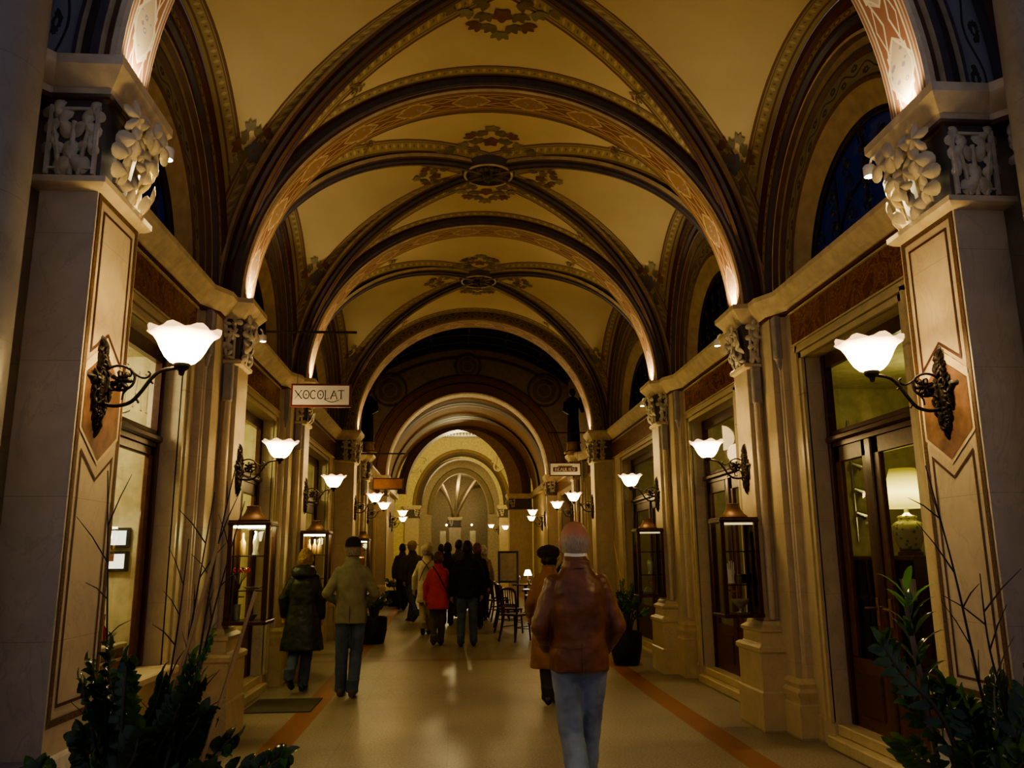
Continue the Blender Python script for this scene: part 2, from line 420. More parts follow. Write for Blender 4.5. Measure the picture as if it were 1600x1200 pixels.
# --- groin vaults
Wc, RT, RDZ, HWALL, RW = 2.64, 6.52-ZS, 6.50-ZS, 2.66, 1.97
def vault(y0, y1):
    ym, Lh = (y0+y1)/2, (y1-y0)/2
    dz = lambda th: ZS+RDZ*sin(th)
    g = G(); n = 40
    for sg, ya in ((-1, y0), (1, y1)):
        def P(i, j):
            th = .02+(pi-.04)*i/n; t = j/8; yd = ym+sg*Lh*abs(cos(th))
            return (A+Wc*cos(th), ya+(yd-ya)*t, ZS+RT*sin(th)+(dz(th)-ZS-RT*sin(th))*t+.10*sin(th)*t*(1-t))
        def D(i, j): th = .02+(pi-.04)*i/n; return abs(Lh*(1-abs(cos(th))))*j/8, abs(Lh*(1-abs(cos(th))))*(1-j/8), th*2.5
        g.grid(P, n, 8, 0, b1=lambda i, j: (D(i, j)[2], D(i, j)[0]-.10), b2=lambda i, j: (D(i, j)[2]*1.2, D(i, j)[1]*.75-.09))
    for s in (1, -1):
        def P(i, j):
            th = .02+(pi-.04)*i/n; t = j/8; hd = Wc*abs(cos(th)); zw = ZS+RW*sin(th)
            return (A+s*(HWALL+(hd-HWALL)*t), ym+Lh*cos(th), zw+(dz(th)-zw)*t+.10*sin(th)*t*(1-t))
        def D(i, j): th = .02+(pi-.04)*i/n; L = abs(HWALL-Wc*abs(cos(th)))*1.1; return L*j/8, L*(1-j/8), th*1.9
        g.grid(P, n, 8, 0, b1=lambda i, j: (D(i, j)[2], D(i, j)[0]-.03), b2=lambda i, j: (D(i, j)[2]*1.5, D(i, j)[1]*.75-.09))
    ce = struct(g, 'ceiling', VAULT, None, 60)
    # diagonal ribs
    for q in (1, -1):
        g = G(); pr = [(-.13, .02), (-.125, -.02), (-.10, -.03), (-.085, -.025), (-.075, -.055), (-.045, -.07), (-.03, -.065), (-.02, -.085), (.02, -.085), (.03, -.065), (.045, -.07), (.075, -.055), (.085, -.025), (.10, -.03), (.125, -.02), (.13, .02)]
        mt = [1, 2, 4, 0, 0, 4, 0, 2, 0, 4, 0, 0, 4, 2, 1]
        side = Vector((Lh, -q*Wc, 0)).normalized()
        for k in range(len(pr)-1):
            def P(i, j):
                th = .03+(pi-.06)*i/72; a, b = pr[k+j]
                c = Vector((A+Wc*cos(th), ym+q*Lh*cos(th), dz(th)))
                tg = Vector((-Wc*sin(th), -q*Lh*sin(th), RDZ*cos(th))).normalized(); nn = side.cross(tg)
                if nn.z < 0: nn = -nn
                return c+side*a+nn*b
            g.grid(P, 72, 1, mt[k])
        trim(g, AM, 60)
    # boss
    zc = ZS+RDZ-.055; g = G()
    g.lathe([(.40, zc+.10), (.36, zc+.03), (.335, zc+.0), (.325, zc-.02)], (A, ym, 0), 40, 3); g.lathe([(.325, zc-.02), (.315, zc-.035), (.29, zc-.03)], (A, ym, 0), 40, 0)
    g.lathe([(.29, zc-.03), (.27, zc+.03), (.15, zc+.05), (.0, zc+.06)], (A, ym, 0), 40, 1)
    for k in range(8):
        a = k*pi/4; g.leaf((A+.19*cos(a), ym+.19*sin(a), zc-.01), (cos(a)*.3, sin(a)*.3, -1), (cos(a), sin(a), 0), .075, .11, 2, 3, .3)
    for k in range(5):
        a = k*2*pi/5; g.leaf((A+.07*cos(a), ym+.07*sin(a), zc-.06), (cos(a)*.6, sin(a)*.6, -1), (cos(a), sin(a), 0), .05, .07, 2, 3, .3)
    g.ball((A, ym, zc-.08), (.035, .035, .05), 10, 6, 2)
    trim(g, [CREAM, LEAFDK, pbr('boss_leaf', (.16, .12, .075), .6), PURP], 40)
    # painted bouquets
    g = G()
    def zt(x, y, sg, q=None):
        th = math.acos(max(-1, min(1, (x-A)/Wc))); ya = y0 if sg < 0 else y1; yd = ym+sg*Lh*abs(cos(th)); t = (y-ya)/(yd-ya) if abs(yd-ya) > 1e-6 else 2
        if q: return .12 < t < .93 and (1-t)*abs(yd-ya) > .09
        t = max(0, min(1, t))
        return ZS+RT*sin(th)+(dz(th)-ZS-RT*sin(th))*t+.10*sin(th)*t*(1-t)-.012
    def zw(x, y, q=None):
        h = abs(x-A); th = math.acos(max(-1, min(1, (y-ym)/Lh))); hd = Wc*abs(cos(th)); t = (HWALL-h)/(HWALL-hd) if HWALL-hd > 1e-6 else 2
        if q: return t > .04 and (1-t)*(HWALL-hd) > .09 and abs(y-ym) < Lh
        t = max(0, min(1, t)); z = ZS+RW*sin(th)
        return z+(dz(th)-z)*t+.10*sin(th)*t*(1-t)-.012
    rr = random.Random(5)
    def petal(fn, x, y, ang, l, w, mat):
        if not (fn(x, y, 1) and fn(x+l*cos(ang), y+l*sin(ang), 1)): return
        ids = [g.v(x, y, fn(x, y))]; pts = []
        for k in range(10):
            a = 2*pi*k/10; u_, v_ = l*.5*(1+cos(a)), w*.5*sin(a)*(1.25-.5*cos(a))
            px, py = x+u_*cos(ang)-v_*sin(ang), y+u_*sin(ang)+v_*cos(ang); pts.append(g.v(px, py, fn(px, py)))
        for k in range(10): g.f((ids[0], pts[k], pts[(k+1) % 10]), mat)
    def spray(fn, x, y, ang, sc):
        """flower sprig: cross of petals, side leaves, curling stems"""
        for k in range(5): petal(fn, x+cos(ang)*.16*sc, y+sin(ang)*.16*sc, ang+k*2*pi/5, .075*sc, .05*sc, 1)
        for k, (d, of, a2, m_) in enumerate([(.03, .10, .9, 0), (.10, .20, .7, 2), (.05, .30, 1.1, 0), (.02, .40, .9, 2), (.14, .10, .3, 0), (.26, .06, .4, 0), (.33, 0, 0, 2), (.24, .14, .8, 1), (.0, .52, 1.2, 0)]):
            for sd in (1, -1):
                if of == 0 and sd < 0: continue
                px, py = x+d*sc*cos(ang)-sd*of*sc*sin(ang), y+d*sc*sin(ang)+sd*of*sc*cos(ang)
                for e in (-.6, .1, .8): petal(fn, px, py, ang+sd*(a2+e), .09*sc, .042*sc, m_)
    for sg in (-1, 1):
        spray(lambda x, y, q=None: zt(x, y, sg, q), A, ym+sg*.46, sg*pi/2, 1.5)
        for s in (1, -1):   # in the narrow corners beside the diagonals
            th = .98; xx = A+s*Wc*cos(th); yy = ym+sg*Lh*(1+abs(cos(th)))/2
            spray(lambda x, y, q=None: zt(x, y, sg, q), xx, yy, pi/2-s*.0+(pi/2 if s > 0 else -pi/2)+pi/2*0, .34)
    for s in (1, -1):
        spray(zw, A+s*.50, ym, 0 if s > 0 else pi, 1.15)
        for sg in (1, -1):
            th = .66; yy = ym+sg*Lh*cos(th); hd = Wc*cos(th); hh = (HWALL+hd)/2+.0
            spray(zw, A+s*(hh), yy+sg*.12, (-pi/2 if sg > 0 else pi/2), .85)
            for k in range(5): petal(zw, A+s*hh, yy-sg*.02, k*2*pi/5, .075, .06, 3)
    trim(g, [pbr('painted_leaf', (.22, .17, .085), .75), pbr('painted_flower', (.22, .10, .055), .75), pbr('painted_sage', (.30, .26, .15), .75), pbr('painted_blue', (.16, .15, .17), .75)], 0)
for b in BAYS: vault(*b)

# --- wall bays with lunettes, cornice and shop-front surround
LUN = [(0, 2.66), (.05, 2.66), (.07, 2.64), (.10, 2.65), (.11, 2.69), (.17, 2.70), (.18, 2.72), (.20, 2.70), (.23, 2.70), (.25, 2.74), (.31, 2.76), (.33, 2.73), (.36, 2.73), (.38, 2.78), (.45, 2.79), (.47, 2.77), (.50, 2.77), (.52, 2.81), (.71, 2.82), (.73, 2.80), (.76, 2.82), (.78, 2.84), (.965, 2.93), (.97, 2.95), (1.0, 2.99)]
LM = [BROWN, REDLINE, OCHRE, PURP, CREAM, GUIL, SCROLL, pbr('lunette_reveal', (.45, .34, .2), .6), pbr('dark_frame', (.03, .025, .022), .5), TAN]
LI = [0, 1, 1, 1, 5, 0, 1, 3, 3, 1, 4, 4, 0, 9, 3, 3, 0, 6, 0, 0, 7, 7, 8, 8]
OPEN = {0: (5.42, 7.10), 1: (8.98, 10.78), 2: (12.62, 15.30)}
def side_walls(s, name):
    wins = []
    for bi, (y0, y1) in enumerate(BAYS):
        ym, Lh = (y0+y1)/2, (y1-y0)/2; g = G(s); n = 48
        for k in range(len(LUN)-1):
            def P(i, j):
                f, h = LUN[k+j]; th = pi*i/n
                return (h, ym+Lh*(1-.40*f)*cos(th), ZS-.005+(RW-.92*f)*sin(th))
            g.grid(P, n, 1, LI[k], uvf=lambda i, j: (i/n*4.4*(1-.3*LUN[k][0]), j))
        o = g.build('archivolt', LM, None, 40, loc=(A, 0, 0)); o['kind'] = 'structure'; o.name = 'trim_%d' % (40+bi+(10 if s > 0 else 0))
        # leaded lunette window
        g = G(s); a, r = Lh*.60, RW-.92
        g.grid(lambda i, j: (2.985, ym+a*cos(pi*i/24), ZS+.02+(r-.02)*sin(pi*i/24)*j), 24, 1, 0)
        w = g.build('window_%d' % (bi+1+(3 if s > 0 else 0)), DKGLASS, None, 0, loc=(A, 0, 0)); w['kind'] = 'structure'
        g = G(s); hh = 2.965
        def inside(y, z): return ((y-ym)/a)**2+((z-ZS)/r)**2 < .98 and z > ZS
        rr = random.Random(bi*2+3)
        for col in range(-3, 4):          # scrolling wrought iron
            yb = ym+col*a*.28
            for row in range(7):
                zc = ZS+.08+row*.15; rad = .062; d = 1 if (col+row) % 2 else -1
                if not inside(yb, zc+.05): continue
                pts = [(hh, yb+d*(rad*(1-t*.55))*cos(t*5.2), zc+(rad*(1-t*.55))*sin(t*5.2)) for t in [q/14 for q in range(15)]]
                g.tube(pts, .008, 4); g.leaf((hh-.01, yb+d*.03, zc), (-1, 0, 0), (0, rr.uniform(-1, 1), 1), .035, .05, 0, 3, .2, 9)
                g.tube([(hh, yb-d*rad, zc-.07), (hh, yb-d*rad*1.25, zc), (hh, yb-d*rad*.4, zc+.09)], .007, 4)
        for f in (.97, .55):
            g.tube([(hh, ym+a*f*cos(pi*i/24), ZS+.02+r*f*sin(pi*i/24)) for i in range(25)], .014, 5)
        for q in (-.5, 0, .5): g.tube([(hh, ym+a*q, ZS), (hh, ym+a*q, ZS+r*sqrt(1-q*q))], .011, 5)
        g.build('iron_scrollwork', BLACK, w, 30)
        # wall face below : surround of the opening
        yo0, yo1 = OPEN[bi]; ya, yb = ((4.70, 7.33), (8.77, 10.97), (12.41, 16.2))[bi]
        g = G(s)
        for q in ((ya, yo0), (yo1, yb)): g.box(HW, 3.0, q[0], q[1], 0, 3.86, 0)
        g.box(HW, 3.0, yo0, yo1, 3.34, 3.86, 0)
        g.box(HW, 3.3, ya, yb, 3.86, 4.045, 0)
        for yy, d in ((yo0, -1), (yo1, 1)):   # stepped mouldings round the opening
            for k, (w0, w1, p) in enumerate(((.0, .05, .03), (.06, .09, .045), (.10, .16, .02))):
                ys = sorted((yy+d*w0, yy+d*w1)); g.box(HW-p, HW+.01, ys[0], ys[1], .2, 3.34+w1, 1)
        for k, (w0, w1, p) in enumerate(((.0, .05, .03), (.06, .09, .045), (.10, .14, .02))): g.box(HW-p, HW+.01, yo0-w1, yo1+w1, 3.34+w0, 3.34+w1, 1)
        g.box(HW-.012, HW+.01, ya+.02, yb-.02, 3.50, 3.80, 2)                       # red marble fascia
        for z0, z1, p in ((3.485, 3.50, .03), (3.80, 3.815, .03)): g.box(HW-p, HW+.01, ya+.02, yb-.02, z0, z1, 1)
        g.box(HW-.02, HW+.01, ya, yb, 3.835, 3.865, 3)
        pr = [(HW+.01, 3.86), (HW-.03, 3.87), (HW-.045, 3.89), (HW-.06, 3.90), (HW-.15, 4.0), (HW-.15, 4.045), (3.1, 4.045)]
        for k in range(len(pr)-1): g.grid(lambda i, j: (pr[k+j][0], (ya, yb)[i], pr[k+j][1]), 1, 1, 4)
        g.build(name, [STONE, STONE2, REDM, REDLINE, CREAM], None, 30, loc=(A, 0, 0))['kind'] = 'structure'
side_walls(-1, 'wall_left'); side_walls(1, 'wall_right')
# ------------------------------------------------------------------ piers
def leaf_cluster(g, o, n, upv, wd, ht, rows, mat, sz, seed, out=.05):
    """overlapping carved leaves over a rectangular face centred at o"""
    rr = random.Random(seed); x, y, z = frame(Vector(n), Vector(upv)); o = Vector(o)
    for k, cnt in enumerate(rows):
        for i in range(cnt):
            u = ((i+.5)/cnt-.5)*wd+rr.uniform(-.02, .02); v = ((k+.5)/len(rows)-.5)*ht+rr.uniform(-.02, .02)
            lean = rr.uniform(-.5, .5)
            p = o+x*u+y*v+z*(out*(.5+.9*k/len(rows))+rr.uniform(0, .025))
            g.leaf(p, z+x*rr.uniform(-.5, .5)+y*rr.uniform(-.6, .35), y+x*lean*1.6, sz*rr.uniform(.95, 1.3), sz*rr.uniform(1.05, 1.4), mat, rr.choice((3, 3, 5)), .22, 26)
    # stalks
    for i in range(max(rows)):
        u = ((i+.5)/max(rows)-.5)*wd*.8
        g.tube([o+x*u-y*ht*.5+z*.01, o+x*(u*1.1)+z*out*.5, o+x*(u*1.2)+y*ht*.4+z*out], .014, 6, mat)
def build_pier_b(s, yc, label, hb, k):
    r = empty('stone_pier', (A+s*2.5, yc, 0), label, 'pillar', 'piers of the vaulted bays')
    pil = [(.14, -.19), (.14, -.50), (.20, -.50), (.20, -.60), (.26, -.60), (.26, -.72), (.62, -.72), (.62, .72), (.26, .72), (.26, .60), (.20, .60), (.20, .50), (.14, .50), (.14, .19)]
    g = G(s); sh = [(0, -.19), (.3, -.19), (.3, .19), (0, .19)]
    g.prof(sh, [(0, .95), (0, 3.42)]); g.prof(pil, [(0, .0), (0, 3.86)])
    for q in (-1, 1):
        g.tube([(.075, q*.205, .98), (.075, q*.205, 3.36)], .036, 12)
        g.tube([(.20, q*.555, hb+.05), (.20, q*.555, 3.4)], .018, 8)
    g.build('shaft', STONE, r)
    for q in (-1, 1):
        g = G(s); g.box(.03, .12, q*.215-.04, q*.215+.04, 3.05, 3.42, 0, .01); g.build('colonnette_cap', pbr('grey_stone', (.33, .30, .29), .5), r)
        g = G(s); g.box(.15, .21, q*.56-.05, q*.56+.05, 3.42, 3.84, 0, .008); g.lathe([(.0, 3.30), (.018, 3.32), (.03, 3.36), (.035, 3.40), (.05, 3.42)], (.19, q*.56, 0), 10); g.build('corbel_strip', pbr('grey_stone', (.33, .30, .29), .5), r)
    g = G(s); pb = [(-.0, -.21), (.4, -.21), (.4, .21), (-.0, .21)]
    g.prof(pb, [(.11, 0), (.11, .34), (.095, .355), (.095, .68), (.115, .70), (.115, .735), (.09, .755)], 0)
    g.prof(sh, [(.09, .74), (.06, .77), (.055, .86), (.075, .875), (.075, .90), (.03, .93), (.02, .965), (0, .98)], 0)
    pb2 = [(.14, -.61), (.5, -.61), (.5, .61), (.14, .61)]
    g.prof(pb2, [(.05, 0), (.05, hb-.22), (.035, hb-.21), (.035, hb-.17), (.055, hb-.14), (.055, hb-.11), (.03, hb-.08), (.04, hb-.04), (.0, hb)], 0)
    pb3 = [(.27, -.70), (.5, -.70), (.5, .70), (.27, .70)]; g.prof(pb3, [(.03, 0), (.03, .2), (0, .23)], 0)
    g.build('pedestal', STONE2, r)
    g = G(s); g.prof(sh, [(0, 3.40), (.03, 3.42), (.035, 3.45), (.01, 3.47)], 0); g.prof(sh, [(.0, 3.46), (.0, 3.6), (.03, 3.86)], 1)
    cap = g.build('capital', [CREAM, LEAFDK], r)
    g = G(s)
    leaf_cluster(g, (-.01, 0, 3.665), (-1, 0, 0), (0, 0, 1), .40, .40, (2, 3, 3, 3), 0, .072, k)
    for q in (-1, 1): leaf_cluster(g, (.08, q*.2, 3.665), (0, q, 0), (0, 0, 1), .17, .40, (1, 1, 2, 2), 0, .062, k+q+5)
    g.build('carved_foliage', LEAFST, cap, 60)
    ab = [(0, -.19), (.14, -.22), (.14, -.46), (.26, -.70), (.5, -.70), (.5, .70), (.26, .70), (.14, .46), (.14, .22), (0, .19)]
    g = G(s); g.prof(ab, [(.0, 3.83), (.02, 3.835), (.02, 3.86)], 1); g.prof(ab, [(.02, 3.86), (.04, 3.88), (.055, 3.90), (.135, 4.0), (.135, 4.047), (.12, 4.052)], 0)
    g.build('abacus', [CREAM, REDLINE], r)
    return r
build_pier_b(-1, PY[2], 'beige marble pier behind the tall leafy planter, carrying the nearest lit glass case', .50, 11)
build_pier_b(1, PY[2], 'beige marble pier with leaf capital beside the red-fascia shop with the table lamp', .50, 12)
build_pier_b(-1, PY[3], 'beige marble pier behind the couple, holding the second lit glass case', .72, 13)
build_pier_b(1, PY[3], 'beige marble pier just behind the round black pot, with unlit glass case', .72, 14)

def strip_poly(g, poly, w, mat, x):
    inner = offset(poly, -w); n = len(poly)
    a = [g.v(x, *p) for p in poly]; b = [g.v(x, *p) for p in inner]
    for i in range(n): g.f((a[i], a[(i+1) % n], b[(i+1) % n], b[i]), mat)
def build_pier_a(s, label):
    r = empty('stone_pier', (A+s*2.14, PY[1], -.065), label, 'pillar', 'entrance piers with painted panels')
    main = [(0, -.26), (.27, -.26), (.27, .26), (0, .26)]
    back = [(.25, -.18), (.5, -.18), (.5, -.5), (1.0, -.5), (1.0, .62), (.62, .62), (.62, .26), (.25, .26)]
    g = G(s); g.prof(main, [(0, .78), (0, 3.43)]); g.prof(back, [(0, .0), (0, 4.10)])
    g.build('shaft', STONE, r)
    g = G(s); g.prof(main, [(.10, 0), (.10, .55), (.08, .58), (.05, .74), (.06, .76), (.03, .82), (0, .83)], 0)
    g.build('pedestal', STONED, r)
    # painted frame on the aisle face
    g = G(s); X = -.004
    up_ = [(-.235, 3.37), (.235, 3.37), (.235, 2.50), (0, 2.66), (-.235, 2.50)]
    lo = [(-.235, .97), (.235, .97), (.235, 2.26), (0, 2.10), (-.235, 2.26)]
    strip_poly(g, [(-.245, .95), (.245, .95), (.245, 3.385), (-.245, 3.385)], .032, 1, X)
    for p in (up_, lo):
        q = offset(p, -.055); strip_poly(g, q, .014, 0, X)
    for a, b in (((-.22, 2.515), (0, 2.665)), ((0, 2.665), (.22, 2.515)), ((-.22, 2.245), (0, 2.095)), ((0, 2.095), (.22, 2.245))):
        i = [g.v(X, a[0], a[1]), g.v(X, b[0], b[1]), g.v(X, b[0], b[1]+.035), g.v(X, a[0], a[1]+.035)]; g.f(i, 3)
    hx = [(0, 2.645), (.20, 2.51), (.20, 2.25), (0, 2.115), (-.20, 2.25), (-.20, 2.51)]
    g.f([g.v(X-.002, *p) for p in hx], 2)
    strip_poly(g, offset(hx, .018), .016, 3, X-.001)
    g.build('painted_panel', [pbr('dark_brown_line', (.09, .035, .03), .5), pbr('speckled_border', (.14, .075, .045), .5, var=.7, scale=90), pbr('inlaid_red_marble', (.22, .12, .08), .35, var=.45, scale=14), CREAM], r, 0)
    g = G(s); g.prof(main, [(0, 3.38), (.025, 3.39), (.05, 3.41), (.05, 3.44), (.01, 3.455)], 0); g.prof(main, [(.0, 3.45), (.0, 3.84), (.03, 3.88)], 1)
    for y0 in (-.27,): g.box(.03, .245, y0-.005, y0+.01, 3.49, 3.50, 2); g.box(.03, .245, y0-.005, y0+.01, 3.80, 3.815, 2)
    g.box(.02, .035, -.285, -.26, 3.46, 3.82, 2); g.box(.24, .255, -.285, -.26, 3.46, 3.82, 2)
    cap = g.build('capital', [CREAM, LEAFDK, LEAFST], r)
    g = G(s)
    leaf_cluster(g, (-.01, 0, 3.67), (-1, 0, 0), (0, 0, 1), .46, .38, (3, 3, 4, 4), 0, .088, 31, .08)
    for (u, v, sz) in ((.08, 3.72, .07), (.20, 3.73, .07), (.14, 3.54, .085), (.06, 3.62, .05), (.23, 3.62, .05), (.05, 3.79, .05), (.23, 3.80, .055)):
        g.leaf((u, -.275, v), (0, -1, 0), (random.uniform(-.4, .4), 0, 1), sz*1.25, sz*1.4, 0, 3, .16, 26)
    for u in (.10, .14, .19): g.tube([(u, -.265, 3.46), (u+(u-.14)*.4, -.27, 3.6), (u+(u-.14), -.27, 3.74)], .013, 6)
    leaf_cluster(g, (.46, -.42, 3.67), (-1, -.25, 0), (0, 0, 1), .36, .36, (2, 2, 3), 0, .075, 33, .08)
    g.build('carved_foliage', pbr('carved_stone_warm', (.66, .57, .38), .65, var=.3, bump=.3, bscale=30), cap, 60)
    ab = [(0, .26), (0, -.26), (.26, -.26), (.42, -.46), (.42, -.95), (1.0, -.95), (1.0, .62), (.62, .62), (.3, .26)]
    g = G(s); g.prof(ab, [(.0, 3.85), (.02, 3.855), (.02, 3.88)], 1); g.prof(ab, [(.02, 3.88), (.03, 3.91), (.04, 3.915), (.10, 4.0), (.10, 4.05), (.085, 4.06)], 0)
    g.build('abacus', [CREAM, REDLINE], r)
    # round column in front of the pier
    g = G(s); cx, cy, R = .36, -.62, .215
    g.lathe([(R+.06, 0), (R+.06, .7), (R+.03, .72), (R+.04, .8), (R, .86), (R*.97, 4.6)], (cx, cy, 0), 40); g.lathe([(R*.97, 4.6), (R+.03, 4.62), (R+.03, 4.66), (R, 4.68), (R*.97, 6.6)], (cx, cy, 0), 40)
    g.build('round_column', m_stone('stone_grey', (.33, .30, .26)) if 'stone_grey' not in bpy.data.materials else bpy.data.materials['stone_grey'], r)
    return r
build_pier_a(-1, 'tall entrance pier with painted panel, beside the left-hand leafy planter')
build_pier_a(1, 'tall entrance pier with painted panel, beside the right-hand leafy planter')

# pier carrying the last arch of the vaulted bays
def build_pier_c(s, label):
    r = empty('stone_pier', (A+s*2.37, Y4, 0), label, 'pillar', 'piers of the portal')
    pl = [(0, 0), (.42, 0), (.42, -.06), (.66, -.06), (.66, .8), (.0, .8)]
    pl = [(0, 0), (.36, 0), (.36, -.08), (.7, -.08), (.7, .6), (0, .46)]
    g = G(s); g.prof(pl, [(0, .7), (0, 3.42)]); g.tube([(.40, -.10, .75), (.40, -.10, 3.4)], .04, 10)
    g.build('shaft', STONE, r)
    g = G(s); g.prof(pl, [(.08, 0), (.08, .36), (.065, .38), (.065, .68), (.085, .70), (.085, .74), (.04, .80), (.05, .86), (0, .92)]); g.build('pedestal', STONE2, r)
    g = G(s); g.prof(pl, [(0, 3.4), (.035, 3.42), (.035, 3.45), (.01, 3.47)], 0); g.prof(pl, [(0, 3.46), (.0, 3.86)], 1)
    cap = g.build('capital', [CREAM, LEAFDK], r)
    g = G(s); leaf_cluster(g, (-.01, .23, 3.665), (-1, 0, 0), (0, 0, 1), .42, .38, (2, 3, 3, 3), 0, .07, 41, .06)
    for u in (.02, .17, .52): leaf_cluster(g, (u, -.01-(.08 if u > .4 else 0), 3.665), (0, -1, 0), (0, 0, 1), .12, .40, (1, 1, 2, 2), 0, .058, int(u*50)+3, .03)
    g.build('carved_foliage', LEAFST, cap, 60)
    g = G(s); g.prof(pl, [(0, 3.83), (.02, 3.835), (.02, 3.86)], 1); g.prof(pl, [(.02, 3.86), (.055, 3.9), (.12, 4.0), (.12, 4.047), (.1, 4.052)], 0); g.build('abacus', [CREAM, REDLINE], r)
build_pier_c(-1, 'portal pier with broad capital, to the left of the dark glass-roofed court')
build_pier_c(1, 'portal pier with broad capital, behind the bald man in brown leather')
# ------------------------------------------------------------------ shop fronts
IVORY = pbr('shop_wall_cream', (.62, .55, .34), .7)
OLIVE = pbr('shop_wall_olive', (.50, .44, .27), .7)
MAHW = pbr('shop_wall_brown', (.20, .09, .05), .6)
def pane(g, h, ya, yb, za, zb, mat=0): g.f([g.v(h, *q) for q in ((ya, za), (yb, za), (yb, zb), (ya, zb))], mat)
def shopfront(s, bi, style, no):
    y0, y1 = OPEN[bi]; h0, h1 = 2.91, 2.965; zt = 3.34
    if style == 'window':
        g = G(s); g.box(h0-.02, h1+.02, y0, y1, .2, .74, 1)
        g.box(2.62, 3.05, y0, y1, .70, .76, 2, .012)
        g.box(2.80, 3.0, y0, y1, 0, .70, 2); zb = .76
    else:
        g = G(s); g.box(2.70, 3.35, y0-.04, y1+.04, 0, .10, 2, .01); g.box(2.78, 3.35, y0, y1, .10, .19, 2, .01); zb = .19
    for a, b in ((y0, y0+.09), (y1-.09, y1)): g.box(h0, h1, a, b, zb, zt, 0); g.box(h0-.015, h0+.01, a+.02, b-.03, zb, zt, 0, .01)
    g.box(h0, h1, y0, y1, zt-.12, zt, 0); g.box(h0, h1+.03, y0, y1, 2.50, 2.64, 0); g.box(h0-.04, h0+.01, y0+.04, y1-.04, 2.54, 2.60, 0, .015)
    d = struct(g, ('window_' if style == 'window' else 'door_')+str(no), [WOOD, WOOD2, STONE2], None, 30, (A, 0, 0))
    g = G(s); pane(g, h0+.05, y0+.1, y1-.1, 2.64, zt-.12); g.build('transom_pane', GLASS, d, 0)
    if style == 'window':
        g = G(s); pane(g, h0+.05, y0+.1, y1-.1, .76, 2.5); g.build('display_pane', GLASS, d, 0)
        g = G(s)
        for a, b in ((y0+.1, y0+.17), (y1-.17, y1-.1)): g.box(h0+.01, h0+.06, a, b, .76, 2.5, 0, .012)
        for a, b in ((.76, .86), (2.42, 2.5)): g.box(h0+.01, h0+.06, y0+.1, y1-.1, a, b, 0, .012)
        g.build('sash', WOOD2, d)
    else:
        ym = (y0+y1)/2+(.13 if bi == 0 and s > 0 else 0); g = G(s); g.box(h0-.01, h1+.02, ym-.05, ym+.05, zb, 2.5, 0, .01); g.build('mullion', WOOD, d)
        for a, b, hd in ((y0+.1, ym-.05, 1), (ym+.05, y1-.1, -1)):
            g = G(s); g.box(h0+.01, h1, a, b, zb, .74, 0); g.box(h0-.005, h0+.02, a+.09, b-.09, .29, .64, 1, .02)
            for p, q in ((a, a+.09), (b-.09, b)): g.box(h0+.01, h1, p, q, .74, 2.5, 0, .008)
            g.box(h0+.01, h1, a, b, 2.36, 2.5, 0, .008); lf = g.build('door_leaf', [WOOD2, WOOD], d)
            g = G(s); pane(g, h0+.05, a+.09, b-.09, .74, 2.36); g.build('pane', GLASS, lf, 0)
            yy = b-.045 if hd > 0 else a+.045
            g = G(s); g.box(h0-.005, h0+.012, yy-.02, yy+.02, 1.02, 1.24, 0, .005); g.tube(bez([(h0, yy, 1.16), (h0-.05, yy, 1.16), (h0-.055, yy+hd*-.02, 1.16), (h0-.05, yy-hd*.10, 1.155)], 5), .009, 8); g.build('handle', BRASS, lf)
    return d
def shop_room(s, y0, y1, dep, wallm, name, floor_z=.19):
    g = G(s); x0, x1, z1 = 3.02, 2.99+dep, 3.36
    g.f([g.v(x1, y0, floor_z), g.v(x1, y1, floor_z), g.v(x1, y1, z1), g.v(x1, y0, z1)], 0)
    for y in (y0, y1): g.f([g.v(x0, y, floor_z), g.v(x1, y, floor_z), g.v(x1, y, z1), g.v(x0, y, z1)], 0)
    for z, m_ in ((floor_z, 1), (z1, 2)): g.f([g.v(x0, y0, z), g.v(x1, y0, z), g.v(x1, y1, z), g.v(x0, y1, z)], m_)
    g.build(name, [wallm, MAHW, IVORY], None, 0, loc=(A, 0, 0))['kind'] = 'structure'
shopfront(-1, 0, 'window', 7); shopfront(1, 0, 'door', 1)
shopfront(-1, 1, 'door', 2); shopfront(1, 1, 'door', 3)
shopfront(-1, 2, 'door', 4); shopfront(1, 2, 'door', 5)
shop_room(-1, 4.6, 7.35, 2.1, IVORY, 'wall_shop'); shop_room(1, 4.6, 8.6, 2.4, OLIVE, 'wall_shop')
for s in (-1, 1):
    shop_room(s, 8.8, 11.2, 2.0, IVORY if s < 0 else OLIVE, 'wall_shop'); shop_room(s, 12.4, 15.6, 2.0, OLIVE, 'wall_shop')
WARM = (1, .80, .42)
light('POINT', 'shop_bulb', (A-3.7, 6.2, 3.1), 26, (1, .86, .55), .15)
light('POINT', 'shop_bulb', (A+3.9, 7.2, 2.9), 4.5, (.95, .88, .36), .15)
light('POINT', 'shop_bulb', (A-3.9, 9.9, 2.9), 26, (.98, .90, .42), .15)
light('POINT', 'shop_bulb', (A+3.9, 9.9, 2.9), 5, (.98, .86, .4), .15)
light('POINT', 'shop_bulb', (A-3.9, 14, 2.9), 20, (.98, .86, .4), .15)
light('POINT', 'shop_bulb', (A+3.9, 14, 2.9), 4, (.98, .86, .4), .15)
